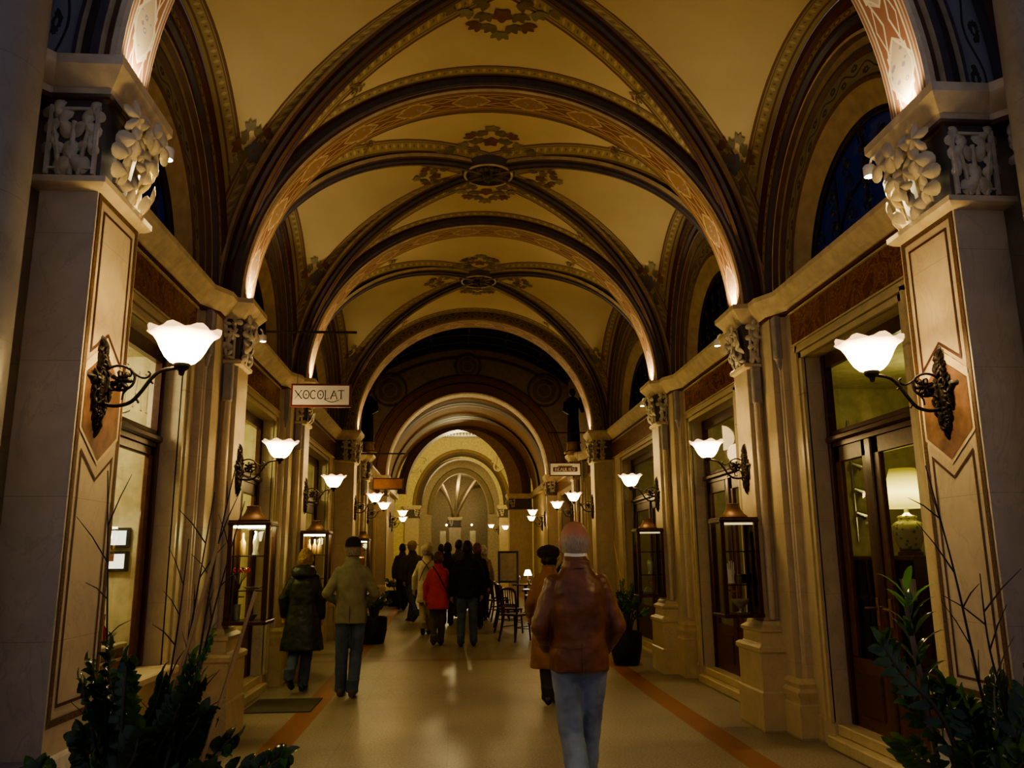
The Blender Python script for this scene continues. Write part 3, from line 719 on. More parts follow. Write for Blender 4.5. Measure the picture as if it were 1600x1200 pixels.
# etched shop name on the transom pane, letter outlines
def letter_strokes():
    """simple roman capitals as polylines in a 1 x 1 box, with stroke width"""
    O = [[(.5+.46*sin(a*pi/12), .5+.5*cos(a*pi/12)) for a in range(25)]]
    return {'X': [[(0, 1), (.95, 0)], [(.9, 1), (.02, 0)], [(-.04, 1), (.14, 1)], [(.78, 1), (.98, 1)], [(.85, 0), (1.05, 0)]], 'O': O, 'C': [[(.5+.46*sin(a*pi/12), .5+.5*cos(a*pi/12)) for a in range(9, 28)]],
            'L': [[(.15, 1), (.15, 0)], [(.0, 1), (.3, 1)], [(.0, 0), (.75, 0), (.8, .14)]], 'A': [[(0, 0), (.5, 1)], [(.5, 1), (1, 0)], [(.2, .36), (.78, .36)], [(-.08, 0), (.12, 0)], [(.85, 0), (1.1, 0)]],
            'T': [[(.5, 1), (.5, 0)], [(.0, .9), (.02, 1), (.98, 1), (1, .9)], [(.36, 0), (.64, 0)]],
            'B': [[(.1, 0), (.1, 1)], [(0, 1), (.5, 1), (.72, .9), (.72, .62), (.5, .52), (.1, .52)], [(.5, .52), (.82, .42), (.85, .14), (.6, 0), (0, 0)]],
            'E': [[(.12, 0), (.12, 1)], [(0, 1), (.78, 1), (.8, .85)], [(.12, .52), (.6, .52)], [(0, 0), (.8, 0), (.84, .16)]],
            'U': [[(.1, 1), (.1, .25), (.25, .03), (.5, -.02), (.75, .03), (.88, .25), (.88, 1)], [(0, 1), (.22, 1)], [(.78, 1), (1, 1)]], 'I': [[(.5, 0), (.5, 1)], [(.35, 1), (.65, 1)], [(.35, 0), (.65, 0)]],
            'R': [[(.1, 0), (.1, 1)], [(0, 1), (.55, 1), (.78, .88), (.78, .64), (.55, .5), (.1, .5)], [(.45, .5), (.9, 0)]], 'S': [[(.8, .85), (.6, 1), (.3, .98), (.12, .8), (.2, .6), (.7, .42), (.84, .22), (.66, .02), (.3, 0), (.1, .15)]]}
LET = letter_strokes()
def ribbon(g, pts, w, P, mat=0):
    """flat stroke through 2-d points, mapped to space by P(u,v)"""
    n = len(pts); L, R = [], []
    for i in range(n):
        a = Vector(pts[max(i-1, 0)]); b = Vector(pts[min(i+1, n-1)]); t = (b-a)
        if t.length < 1e-9: t = Vector((1, 0))
        t.normalize(); q = Vector((-t.y, t.x))*w*.5; p = Vector(pts[i]); L.append(g.v(P(*(p+q)))); R.append(g.v(P(*(p-q))))
    for i in range(n-1): g.f((L[i], R[i], R[i+1], L[i+1]), mat)
def word(g, txt, P, size, gap, w, widths=None, mat=0):
    x = 0
    for c in txt:
        wd = {'I': .5, 'L': .72, 'X': .95}.get(c, .85)*size
        for k, st in enumerate(LET[c]):
            ww = w*(1.0 if k == 0 else .6); ribbon(g, [(x+p[0]*wd, p[1]*size) for p in st], ww, P, mat)
        x += wd+gap
    return x
g = G(); hgl = A-2.955
word(g, 'XOCOLAT', lambda u, v: (hgl+.012, 5.50+u*.62, 2.76+v*.9), .34, .045, .014)
ribbon(g, [(1.05+t*.55, -.04-.05*sin(t*pi)) for t in [k/10 for k in range(11)]], .014, lambda u, v: (hgl+.012, 5.50+u*.62, 2.76+v*.9))
tx = g.build('etched_lettering', pbr('pale_etched_paint', (.8, .78, .45), .5), bpy.data.objects['window_7'], 0); tx.matrix_parent_inverse = Matrix.Translation((-A, 0, 0))
# --- things seen in the right shop: cabinet, lamp, pots, spotlights
t = empty('shelf_cabinet', (A+3.47, 7.10, .19), 'dark wooden open shelf unit behind the glass door, carrying the table lamp', 'cabinet')
g = G(); g.box(-.22, .30, -.62, .62, 1.33, 1.37, 0, .008); 
for z in (0, .42, .98): g.box(-.2, .3, -.60, .60, z, z+.03, 0)
for y in (-.6, -.2, .2, .57): g.box(-.2, .3, y, y+.03, 0, 1.33, 0)
g.box(.28, .3, -.6, .6, 0, 1.33, 0); g.build('case', WOOD, t)
LAMPX, LAMPY, LZ = A+3.44, 6.86, 1.56
t = empty('table_lamp', (LAMPX, LAMPY, LZ), 'lit table lamp with pleated yellow shade and patterned ginger jar base', 'lamp')
g = G(); g.lathe([(.0, 0), (.10, 0), (.10, .03), (.085, .035), (.085, .05), (.0, .05)], (0, 0, 0), 24); g.build('foot', WOOD2, t)
n = N('jar_glaze'); v_, c_ = n.voro(26, n.coord()); JAR = n.bsdf(n.mix((v_ < .34), (.50, .50, .34), (.20, .24, .20)), .2)
g = G(); g.lathe([(.07, .05), (.085, .06), (.115, .14), (.135, .21), (.13, .25), (.105, .28), (.075, .292), (.075, .31), (.08, .315), (.078, .33), (.04, .34), (.02, .36), (.015, .42)], (0, 0, 0), 30); g.build('jar_base', JAR, t)
n = N('pleated_shade'); u_, v_, z_ = n.sep(n.coord()); e = n.new('Emission'); zz = n.ramp(z_, .40, .74)
fac = 1-((zz-.38).abs()*1.6); n.put(e.inputs[0], n.mix(fac.max(0), (.62, .46, .05), (1, .78, .20))); n.put(e.inputs[1], fac.max(.12)*1.7+.1); n.nt.links.new(e.outputs[0], n.out.inputs[0])
SHD = n.mat
g = G(); g.lathe([(.205, .40), (.18, .50), (.14, .62), (.105, .735)], (0, 0, 0), 56, 0, lambda a, r, z, j: (r*(1+.012*(1 if int(a/(2*pi)*56+.5) % 4 == 0 else 0)), z)); g.build('lamp_shade', SHD, t, 20)
light('POINT', 'lamp_bulb', (0, 0, .37), 2.2, (1, .85, .4), .05, parent=t)
g = G()
def small(name, prof, loc, mat, label, cat, group=None, seg=20, wav=None):
    g = G(); g.lathe(prof, (0, 0, 0), seg, 0, wav); return g.build(name, mat, None, 40, loc, None, label, cat, group)
small('cachepot', [(0, 0), (.07, 0), (.08, .02), (.105, .16), (.112, .17), (.10, .165), (.075, .02), (0, .02)], (A+3.42, 6.83, 1.20), WHITE, 'white fluted flower pot on a shelf under the lamp', 'pot', wav=lambda a, r, z, j: (r*(1+.05*cos(a*9)*(j > 2)), z+.008*cos(a*9)*(j in (3, 4))))
GL2 = pbr('clear_glassware', (.45, .46, .3), .08, .3)
small('glass_bowl', [(0, 0), (.08, 0), (.05, .03), (.15, .07), (.21, .13), (.2, .13), (.14, .085), (0, .05)], (A+3.42, 6.62, .64), GL2, 'shallow glass bowl on the lower shelf of the cabinet', 'bowl')
small('silver_tray', [(0, 0), (.10, 0), (.15, .02), (.15, .028), (.1, .012), (0, .012)], (A+3.09, 6.62, .98), CHROME, 'round silver tray standing on a stand inside the glass door', 'tray', seg=28)
g = G(); g.lathe([(.10, 0), (.11, .02), (.03, .05), (.025, .72), (.10, .76), (.12, .79), (0, .79)], (0, 0, 0), 20); g.build('pedestal_stand', WOOD, None, 40, (A+3.09, 6.62, .19), None, 'small dark turned stand under the silver tray', 'stand')
small('pear_ornament', [(0, 0), (.05, .0), (.075, .04), (.07, .08), (.04, .12), (.025, .16), (.01, .175), (0, .176)], (A+3.40, 7.78, .19), pbr('straw_yellow', (.5, .42, .2), .5), 'yellow pear shaped ornament on the shop floor by the far door leaf', 'ornament')
r = empty('spotlight_rail', (A+3.85, 8.57, 1.7), 'vertical rail with three small chrome spotlights on the olive wall', 'spotlight')
g = G(); g.tube([(0, 0, 0), (0, 0, 1.3)], .012, 8); g.build('rail', CHROME, r)
for z in (.30, .55, .82):
    g = G(); g.tube([(0, -.01, z), (0, -.05, z)], .012, 8); g.tube([(-.03, -.06, z), (.06, -.08, z-.04)], [.03, .045], 12); g.build('spot_head', CHROME, r)
g = G(); g.lathe([(0, .0), (.16, 0), (.16, .04), (0, .04)], (0, 0, 0), 20); g.tube([(0, 0, .04), (0, 0, .5)], .02, 8); g.box(-.3, .3, -.25, .25, .5, .53, 0, .01); g.build('display_table', WOOD, None, 40, (A+3.55, 8.2, .19), None, 'small dark pedestal table by the far wall of the right-hand shop', 'table')
# --- left shop window: counter, framed sheets, bottle, pendant
g = G(); g.box(-.22, .22, -.55, .55, .0, .04, 1, .01); g.box(-.2, .2, -.52, .52, -.70, 0, 0)
g.build('display_counter', [MAHW, CREAM], None, 30, (A-3.32, 6.72, .89), None, 'window display counter with cream top behind the left shop pane', 'counter')
for k, (z, lb) in enumerate(((1.77, 'upper framed cream sheet hanging in the left shop window'), (1.575, 'lower framed cream sheet with a small brown label in the left shop window'))):
    r = empty('framed_sheet', (A-3.34, 7.33, z), lb, 'picture', 'framed sheets in the left shop')
    g = G(); g.box(-.17, .17, -.02, .01, -.085, .085, 0, .006); g.build('frame', BLACK, r)
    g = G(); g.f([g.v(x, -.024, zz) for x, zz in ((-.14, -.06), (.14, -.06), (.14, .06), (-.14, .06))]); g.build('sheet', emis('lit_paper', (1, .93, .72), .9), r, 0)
    if k:
        g = G(); g.box(-.055, .055, -.03, -.025, .0, .06, 0); g.build('brown_label', pbr('label_brown', (.25, .10, .06), .5), r)
small('red_bottle', [(0, 0), (.03, 0), (.032, .01), (.032, .12), (.014, .15), (.013, .19), (.017, .195), (.017, .235), (0, .235)], (A-3.20, 6.98, .93), pbr('red_glass', (.42, .02, .015), .15), 'small red bottle on the window counter beside the near pier', 'bottle')
small('glass_dish', [(0, 0), (.04, 0), (.015, .02), (.09, .05), (.11, .08), (.1, .08), (.08, .055), (0, .03)], (A-3.26, 7.15, .93), GL2, 'little glass dish on the window counter', 'dish')
r = empty('pendant_lamp', (A-3.30, 7.0, 1.98), 'small lit pendant lamp above the framed sheets in the left shop', 'lamp')
g = G(); g.tube([(0, 0, .06), (0, 0, 1.37)], .005, 6); g.build('cord', BLACK, r)
g = G(); g.lathe([(.02, .07), (.05, .04), (.085, 0), (.08, 0), (.04, .03)], (0, 0, 0), 18); g.build('lamp_shade', BRASS, r)
g = G(); g.ball((0, 0, .0), (.06, .06, .02), 14, 6); g.build('bulb', emis('bulb_glow', (1, .9, .65), 14), r)
# ------------------------------------------------------------------ glass-roofed court and the passages beyond
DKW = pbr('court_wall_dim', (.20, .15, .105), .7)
Y5, W5, CROWN5 = 25.4, 2.45, 6.60
for s in (-1, 1):
    for (ya, yb) in ((16.72, 19.35), (21.05, 25.4)):
        g = G(s); a, b = (17.35, 19.0) if ya < 17 else (22.0, 24.3)
        for q in ((ya, a), (b, yb)): g.box(HW, 3.3, q[0], q[1], 0, 3.86, 0)
        g.box(HW, 3.3, a, b, 3.34, 3.86, 0); g.box(HW-.012, HW+.01, ya, yb, 3.5, 3.8, 2)
        g.box(3.0, 3.1, a, b, 0, 3.34, 3)
        for yy, d in ((a, -1), (b, 1)):
            for w0, w1, p in ((.0, .05, .03), (.06, .09, .045), (.12, .2, .02), (.3, .38, .05)):
                ys = sorted((yy+d*w0, yy+d*w1)); g.box(HW-p, HW+.01, ys[0], ys[1], .2, 3.4, 1)
        pr = [(HW, 3.86), (HW-.045, 3.89), (HW-.15, 4.0), (HW-.15, 4.045), (3.3, 4.045)]
        for k in range(len(pr)-1): g.grid(lambda i, j: (pr[k+j][0], (ya, yb)[i], pr[k+j][1]), 1, 1, 4)
        g.box(3.15, 3.35, ya-.3, yb+.05, 4.04, 7.3, 5)
        g.build('wall_court', [STONE, STONE2, REDM, WOOD, CREAM, DKW], None, 30, loc=(A, 0, 0))['kind'] = 'structure'
build_pier_b(-1, 20.2, 'court pier at the left below a statue, behind the brown hanging sign', .72, 15)
build_pier_b(1, 20.2, 'court pier at the right below a dark statue, behind the white-framed hanging sign', .72, 16)
# glazed barrel roof
g = G(); R = 4.9; zc = 8.1-R; am = math.asin(3.3/R)
g.grid(lambda i, j: (A+R*sin(-am+2*am*i/24), (16.5, 25.6)[j], zc+R*cos(-am+2*am*i/24)+.06), 24, 1, 0)
for k in range(11):
    yy = 16.8+k*.84; g.grid(lambda i, j: (A+(R-(.0, .09, .09, .0)[j])*sin(-am+2*am*i/24), yy+(-.05, -.05, .05, .05)[j], zc+(R-(.0, .09, .09, .0)[j])*cos(-am+2*am*i/24)), 24, 3, 1)
for q in range(-3, 4): g.tube([(A+R*sin(am*q/3.2), 16.6, zc+R*cos(am*q/3.2)), (A+R*sin(am*q/3.2), 25.5, zc+R*cos(am*q/3.2))], .04, 6, 1)
struct(g, 'ceiling', [ROOFGL, pbr('roof_iron', (.035, .038, .036), .4)])
# end wall of the vaulted bays above the portal arch, and far wall with roundels
def arch_wall(g, y, x0, W_, zs, crown, hx, ztop, mat=0, n=40, base=0):
    """wall plane with an arched opening"""
    def P(i, j):
        th = pi*i/n; a = (x0+W_*cos(th), y, zs+(crown-zs)*sin(th))
        t = tuple(Vector((hx*(1 if cos(th) > 0 else -1) if abs(cos(th)) > .7 else hx*cos(th)/.7, 0, ztop if abs(cos(th)) <= .7 else zs+(ztop-zs)*min(1, sin(th)/.714))))
        b = (x0+t[0], y, t[2]); return a if j == 0 else b
    g.grid(P, n, 1, mat)
    for s in (-1, 1): g.f([g.v(x0+s*W_, y, base), g.v(x0+s*hx, y, base), g.v(x0+s*hx, y, zs), g.v(x0+s*W_, y, zs)], mat)
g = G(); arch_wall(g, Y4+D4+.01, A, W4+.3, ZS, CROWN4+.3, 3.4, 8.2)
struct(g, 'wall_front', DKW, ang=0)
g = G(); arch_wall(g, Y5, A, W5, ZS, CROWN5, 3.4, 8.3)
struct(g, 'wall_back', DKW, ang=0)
g = G(); prof = [(.60, Y5-.01), (.60, Y5-.05), (.54, Y5-.06), (.52, Y5-.02), (.36, Y5-.02), (.34, Y5-.06), (.28, Y5-.06), (.06, Y5-.06), (.05, Y5-.09), (.02, Y5-.09), (0, Y5-.06), (0, Y5+.5), (.04, Y5+.52), (.12, Y5+.52), (.14, Y5+.55)]
arch_sweep(g, W5, CROWN5-ZS, ZS, prof, [2, 2, 4, 7, 4, 2, 2, 6, 1, 1, 1, 3, 2, 0], 56); trim(g, AM+[SCROLLB, BROWN], 50)
g = G()
for (hx, z, r) in ((0, 7.5, .33), (-2.42, 6.72, .42), (2.42, 6.72, .42)):
    for r0_, r1_, m_ in ((r*1.28, r*1.14, 0), (r*1.0, r*.9, 1), (r*.55, r*.45, 1)):
        g.grid(lambda i, j: (A+hx+(r0_, r1_)[j]*cos(i*pi/16), Y5-.03, z+(r0_, r1_)[j]*sin(i*pi/16)), 32, 1, m_, cu=True)
    g.f([g.v(A+hx+r*.88*cos(i*pi/16), Y5-.02, z+r*.88*sin(i*pi/16)) for i in range(32)], 2)
Rb = 4.55
for dR, m_ in ((0, 0), (.28, 1)):
    g.grid(lambda i, j: (A+(Rb+dR+j*.07)*sin(-.62+1.24*i/30), Y5-.025, 8.1-4.9+(Rb+dR+j*.07)*cos(-.62+1.24*i/30)), 30, 1, m_)
trim(g, [pbr('dim_umber', (.075, .05, .035), .7), pbr('dim_ochre', (.22, .155, .09), .7), pbr('dim_disc', (.12, .085, .06), .7)], 0)
# far passage: barrel vault between two arches
def build_pier_d(s, x, y, wd, label, mats=None, dp=.5, top=4.05):
    r = empty('stone_pier', (x, y, 0), label, 'pillar', 'piers of the far passages')
    bx = [(0, 0), (wd, 0), (wd, dp), (0, dp)]
    g = G(s); g.prof(bx, [(.06, 0), (.06, .7), (.02, .78), (0, .8), (0, top-.6)]); g.build('shaft', STONE, r)
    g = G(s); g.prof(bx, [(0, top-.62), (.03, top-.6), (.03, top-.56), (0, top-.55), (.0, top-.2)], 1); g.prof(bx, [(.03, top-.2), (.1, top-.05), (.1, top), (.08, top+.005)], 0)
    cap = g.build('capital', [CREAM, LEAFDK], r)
    g = G(s); leaf_cluster(g, (-.01, dp/2, top-.38), (-1, 0, 0), (0, 0, 1), dp*.9, .32, (2, 2, 3), 0, .08, int(abs(x*7))+int(y), .06); leaf_cluster(g, (.14, -.01, top-.38), (0, -1, 0), (0, 0, 1), .26, .32, (1, 2, 2), 0, .07, 9, .04)
    g.build('carved_foliage', LEAFST, cap, 60); return r
build_pier_d(-1, A-W5-.02, Y5-.05, 1.0, 'pier of the far court wall, left of the crowd')
build_pier_d(1, A+W5+.02, Y5-.05, 1.0, 'pier of the far court wall, behind the cafe tables')
Y6, X6, W6, C6 = 33, -.10, 2.32, 6.66
g = G()
g.grid(lambda i, j: (A+2.75*cos(pi*i/30), (Y5+.5, Y6)[j], ZS+2.75*sin(pi*i/30)), 30, 1, 0)
for yy in (27.6, 30.3):
    for (a, b, m_) in ((0, .25, 2), (.25, .75, 1), (.75, 1, 2)): g.grid(lambda i, j: (A+2.68*cos(pi*i/30), yy+.6*(a, b)[j], ZS+2.68*sin(pi*i/30)), 30, 1, m_)
for s in (-1, 1): g.grid(lambda i, j: (A+s*2.75, (Y5+.5, Y6)[i], (0, ZS)[j]), 1, 1, 3)
for s in (-1, 1): g.box(*sorted((A+s*2.60, A+s*2.76)), Y5+.5, Y6, ZS-.2, ZS, 3)
struct(g, 'ceiling', [pbr('gold_ochre_paint', (.34, .18, .05), .7), pbr('gold_band', (.24, .12, .035), .7), BROWN, STONE], None, 50)
g = G(); arch_wall(g, Y6, X6, W6, ZS, C6, 3.2, 7.2); struct(g, 'wall_back', pbr('passage_wall', (.42, .3, .15), .7), ang=0)
g = G(); prof = [(.34, Y6-.02), (.32, Y6-.05), (.18, Y6-.05), (.16, Y6-.02), (.0, Y6-.02), (0, Y6+.8)]
arch_sweep(g, W6, C6-ZS, ZS, prof, [2, 0, 2, 7, 7], 48); trim(g, AM+[SCROLLB, BROWN], 50)
build_pier_d(-1, X6-W6, Y6-.1, .9, 'pier of the inner passage arch, left, partly behind the crowd', dp=.8)
build_pier_d(1, X6+W6, Y6-.1, .9, 'pier of the inner passage arch, right, beyond the cafe plant', dp=.8)
# bright yellow room
LEM = pbr('lemon_plaster', (.70, .60, .30), .7)
g = G(); Y7, X7, W7, C7, Z7 = 42, .30, 2.02, 6.55, 4.15
arch_wall(g, Y7, X7, W7, Z7, C7, 4.2, 8.4); struct(g, 'wall_back', LEM, ang=0)
g = G()
for s in (-1, 1): g.f([g.v(X7+s*4.1, y, z) for y, z in ((Y6+.3, 0), (Y7, 0), (Y7, 8.4), (Y6+.3, 8.4))])
g.f([g.v(X7+x, y, 8.35) for x, y in ((-4.1, Y6+.3), (4.1, Y6+.3), (4.1, Y7), (-4.1, Y7))])
struct(g, 'wall_side', LEM, ang=0)
g = G(); prof = [(.46, Y7-.02), (.44, Y7-.08), (.3, Y7-.08), (.28, Y7-.03), (.2, Y7-.03), (.0, Y7+.02), (0, Y7+.9)]
arch_sweep(g, W7, C7-Z7, Z7, prof, [0, 1, 1, 2, 3, 4], 48); trim(g, [BROWN, pbr('umber_ring', (.26, .17, .085), .6), BROWN, pbr('deep_umber', (.08, .05, .03), .6), BROWN], 50)
build_pier_d(-1, X7-W7, Y7-.12, .7, 'pier of the arch in the bright yellow room, left', dp=.9, top=4.15)
build_pier_d(1, X7+W7, Y7-.12, .7, 'pier of the arch in the bright yellow room, right', dp=.9, top=4.15)
# carved quatrefoil frames on the yellow wall and the ornate frieze
for s in (-1, 1):
    g = G(); c = Vector((X7+s*2.15, Y7-.06, 6.35))
    pts = []
    for k in range(65):
        a = 2*pi*k/64; q = .40*(1+.28*cos(3*a+s*.5)); pts.append(c+Vector((q*cos(a), 0, q*sin(a)*1.05)))
    g.tube(pts, .045, 6); 
    for k in range(6): g.leaf(c+Vector((.42*cos(k*pi/3), -.03, .45*sin(k*pi/3))), (0, -1, 0), (cos(k), 0, sin(k)), .09, .12, 0, 3, .3)
    trim(g, pbr('pale_stucco', (.72, .64, .42), .6))
g = G(); g.box(X7-1.35, X7+1.35, 38, 38.2, 7.05, 7.30, 0)
for k in range(18): g.leaf((X7-1.27+k*.15, 37.98, 7.17), (0, -1, 0), (0, 0, 1), .07, .1, 1, 3, .3, 12)
g.box(X7-1.5, X7+1.5, 37.9, 38.3, 7.30, 7.36, 2); g.box(X7-.9, X7+.9, 37.9, 38.4, 7.36, 7.39, 3)
for x in (-1.4, 1.4): g.tube([(X7+x, 38.1, 7.3), (X7+x, 38.1, 8.35)], .02, 6, 0)
trim(g, [LEAFDK, LEAFST, BROWN, emis('tube_light', (1, .95, .7), 3)])
# last wall with the gothic vault behind
Y8, X8, W8, C8 = 48, .36, 1.62, 6.38
g = G(); arch_wall(g, Y8, X8, W8, ZS, C8, 3.2, 7.6); 
for s in (-1, 1): g.f([g.v(X8+s*2.4, y, z) for y, z in ((Y7+.8, 0), (Y8, 0), (Y8, 7.6), (Y7+.8, 7.6))])
struct(g, 'wall_back', PLAST, ang=0)
g = G(); arch_sweep(g, W8, C8-ZS, ZS, [(.28, Y8-.03), (.26, Y8-.1), (.0, Y8-.1), (0, Y8+.6)], [0, 0, 0]); trim(g, pbr('grey_arch', (.36, .30, .2), .7), 50)
g = G(); g.f([g.v(X8+x, 58, z) for x, z in ((-5, 0), (5, 0), (5, 8), (-5, 8))]); 
for x0, x1 in ((-3.2, .0), (.0, 3.2)):
    c = (x0+x1)/2
    for y in (53, 55.5): arch_sweep(g, 1.35, 2.1, ZS, [(.2, y), (0, y), (0, y+.35)], [1, 1], 24, X8-.25+c)
for q in ((-.25, 52.8, -1.8, 49), (-.25, 52.8, 1.8, 49), (-.25, 52.8, .1, 49)):
    g.tube([(X8+q[0]+(q[2]-q[0])*t, q[1]+(q[3]-q[1])*t, ZS+2.6*sin(t*pi/2)) for t in [k/10 for k in range(11)]], .11, 6, 1)
g.grid(lambda i, j: (X8-4+8*i/12, (48.6, 58)[j], 6.9+.2*cos(i*pi/3)), 12, 1, 2)
struct(g, 'wall_back', [PLAST, pbr('gothic_rib', (.40, .33, .22), .7), PLAST])
build_pier_d(1, X8-.62, 52.4, .74, 'stout middle pier of the gothic vault at the far end', dp=.7)
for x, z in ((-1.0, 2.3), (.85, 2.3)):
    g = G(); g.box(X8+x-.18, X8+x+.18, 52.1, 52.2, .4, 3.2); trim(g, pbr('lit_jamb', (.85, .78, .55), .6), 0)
for x, lb in ((-.78, 'left'), (.78, 'right')):
    g = G(); g.ball((0, 0, 0), .06, 12, 8); g.build('wall_bulb', emis('bulb_bright', (1, .9, .6), 10), None, 40, (X8+x, 51.7, 3.55), None, 'tiny lit bulb at the far end, %s of the stout middle pier' % lb, 'bulb')
for p, e, c in (((X7, 36.5, 6.2), 175, (1, .86, .44)), ((X8, 45.5, 5.2), 34, (1, .72, .30)), ((X8-.2, 50.5, 5.6), 42, (1, .76, .38)), ((X8, 55.5, 5), 34, (1, .76, .38)), ((A, 29.5, 4.6), 9, (1, .60, .20)), ((A-2.0, 23.6, 4.5), 16, (1, .66, .3)), ((A+2.0, 23.6, 4.5), 16, (1, .66, .3)), ((A, 19, 4.3), 10, (1, .66, .3))):
    light('POINT', 'far_fill', p, e, c, .3)  # unseen point lights, added to lift the dark court and far rooms
# statues on the court piers
for s, lb in ((1, 'dark robed statue on the right court pier, above the white-framed sign'), (-1, 'dark robed statue on the left court pier, under the glass roof')):
    r = empty('statue', (A+s*2.55, 20.2, 4.055), lb, 'statue', 'statues of the court')
    g = G(s); g.lathe([(.24, 0), (.24, .06), (.18, .10), (.16, .26), (.2, .3), (0, .3)], (0, 0, 0), 16); g.build('plinth', GILT, r)
    g = G(s); g.loft([[(w_*cos(k*pi/8)*1.0, d_*sin(k*pi/8), z) for k in range(16)] for w_, d_, z in ((.17, .16, .3), (.16, .15, .6), (.14, .12, .9), (.15, .11, 1.15), (.19, .11, 1.32), (.13, .09, 1.42), (.05, .05, 1.46))])
    g.ball((0, 0, 1.57), (.08, .09, .11)); g.tube([(-.17, 0, 1.32), (-.22, -.06, 1.1), (-.10, -.16, 1.0)], [.06, .05, .035]); g.tube([(.17, 0, 1.32), (.24, -.03, 1.1), (.2, -.14, 1.25), (.16, -.16, 1.42)], [.06, .05, .04, .03]); g.build('figure', pbr('dark_bronze', (.02, .018, .014), .45, .4), r, 60)

# unseen shell added round court and far passages to keep sky light out
g = G()
for s in (-1, 1): g.f([g.v(A+s*5.5, y, z) for y, z in ((16.3, 0), (60, 0), (60, 9.6), (16.3, 9.6))])
g.f([g.v(A+x, 60, z) for x, z in ((-5.5, 0), (5.5, 0), (5.5, 9.6), (-5.5, 9.6))]); g.f([g.v(A+x, y, 9.6) for x, y in ((-5.5, 16.3), (5.5, 16.3), (5.5, 60), (-5.5, 60))])
for s in (-1, 1): g.f([g.v(A+s*x, 16.25, z) for x, z in ((3.0, 0), (5.5, 0), (5.5, 9.6), (3.0, 9.6))])
struct(g, 'sky_block_shell', DKW, ang=0)
# ------------------------------------------------------------------ wall sconces
n = N('glowing_opal_glass'); z_ = n.sep(n.coord())[2]; e = n.new('Emission'); f = n.ramp(z_, .175, .265)
lw = S(n, n.new('LayerWeight').outputs['Facing'])
n.put(e.inputs[0], n.mix(f, (1, .73, .29), (1, .58, .26))); n.put(e.inputs[1], n.m('MULTIPLY_ADD', f.pow(1.3), -19.4, 20.5)*(1-lw*.35)); n.nt.links.new(e.outputs[0], n.out.inputs[0]); OPAL = n.mat
def make_sconce(loc, rotz, label, group, mat=OPAL):
    r = empty('wall_sconce', loc, label, 'wall lamp', group, rotz)
    g = G(); rr = random.Random(3)
    for z in [-.19+.02*k for k in range(20)]:
        wd = .075*sin((z+.21)/.42*pi)
        for s in (-1, 1):
            g.leaf((.015+rr.uniform(0, .02), s*wd*rr.uniform(.3, 1), z), (1, s*.8, rr.uniform(-.4, .4)), (0, s*.6, 1 if z > 0 else -1), .032, .048, 0, 3, .5, 12)
    for z, q in ((.20, 1), (-.20, -1), (.14, 1), (-.14, -1)): g.leaf((.02, 0, z), (1, 0, .1*q), (0, 0, q), .04, .06, 0, 3, .5, 14)
    g.ball((.02, 0, 0), (.03, .045, .10), 12, 8)
    for s in (-1, 1): g.leaf((.02, s*.09, .03), (1, 0, 0), (0, s, .1), .035, .05, 0, 3, .5, 14)
    g.build('wall_plate', IRON, r, 60)
    g = G(); K = .93
    def T(pts, r_, n_=8): g.tube(bez([(x*K, 0, z*K) for x, z in pts], n_), r_, 7)
    T([(.01, -.07), (.06, -.095), (.12, -.10), (.18, -.08), (.225, -.03), (.275, .045), (.32, .085), (.385, .10), (.42, .10)], .0095)
    T([(.02, .05), (.05, .092), (.09, .11), (.13, .108), (.17, .088), (.19, .055), (.182, .012), (.15, -.014), (.105, -.018), (.078, .006), (.08, .03)], .0065)
    T([(.17, .088), (.20, .062), (.235, .047), (.26, .055), (.268, .075), (.255, .082)], .0055)
    T([(.165, .098), (.172, .07), (.165, .055), (.155, .06)], .005); T([(.16, -.01), (.14, -.035), (.135, -.07)], .005); T([(.10, -.018), (.07, -.022), (.05, -.045)], .005)
    T([(.255, .02), (.275, .028), (.285, .018)], .006); T([(.19, -.07), (.21, -.068), (.22, -.085)], .006); T([(.02, .04), (.045, .052), (.055, .035), (.04, .025)], .005)
    g.build('arm', IRON, r, 60)
    g = G()
    for y in (-.012, .012):
        for k in range(7): a = k*2*pi/7; g.leaf((.115+.028*cos(a), y, .03+.028*sin(a)), (0, y, 0), (cos(a), 0, sin(a)), .020, .024, 0, 2, .5, 10)
    g.ball((.115, 0, .03), (.018, .02, .018), 10, 6); g.build('rosette', IRON, r, 60)
    g = G(); g.lathe([(.0, .055), (.012, .06), (.016, .08), (.03, .09), (.038, .10), (.04, .118), (.03, .122), (0, .122)], (.395, 0, 0), 16); g.build('cup', IRON, r)
    def wv(a, rd, z, j): q = max(0, (rd-.10)/.07); return rd*(1+.045*q*cos(8*a)), z+.012*q*cos(8*a+.4)
    pr = [(.032, .112), (.06, .124), (.085, .15), (.105, .185), (.122, .222), (.14, .25), (.172, .274), (.166, .278), (.135, .256), (.116, .226), (.098, .188), (.078, .155), (.05, .13), (.0, .12)]
    g = G(); g.lathe(pr, (.395, 0, 0), 40, 0, wv); g.build('glass_shade', mat, r, 60)
    return r
SG = 'scrolled iron wall sconces with glass shades'
sc = make_sconce((A-2.14-.007+.0, 4.0, 2.40), 0, 'lit scroll sconce on the left entrance pier, nearest large frilled shade', SG)
def sconce(x, y, z, s, label): return dup(sc, (x, y, z), 0 if s < 0 else pi, label, None, SG)
sconce(A+2.147, 4.06, 2.40, 1, 'lit scroll sconce on the right entrance pier, large frilled shade')
sconce(A-2.5, 8.05, 2.42, -1, 'lit scroll sconce on the left pier above the nearest lit glass case')
sconce(A+2.5, 8.05, 2.42, 1, 'lit scroll sconce on the right pier above the dim glass case by the panelled door')
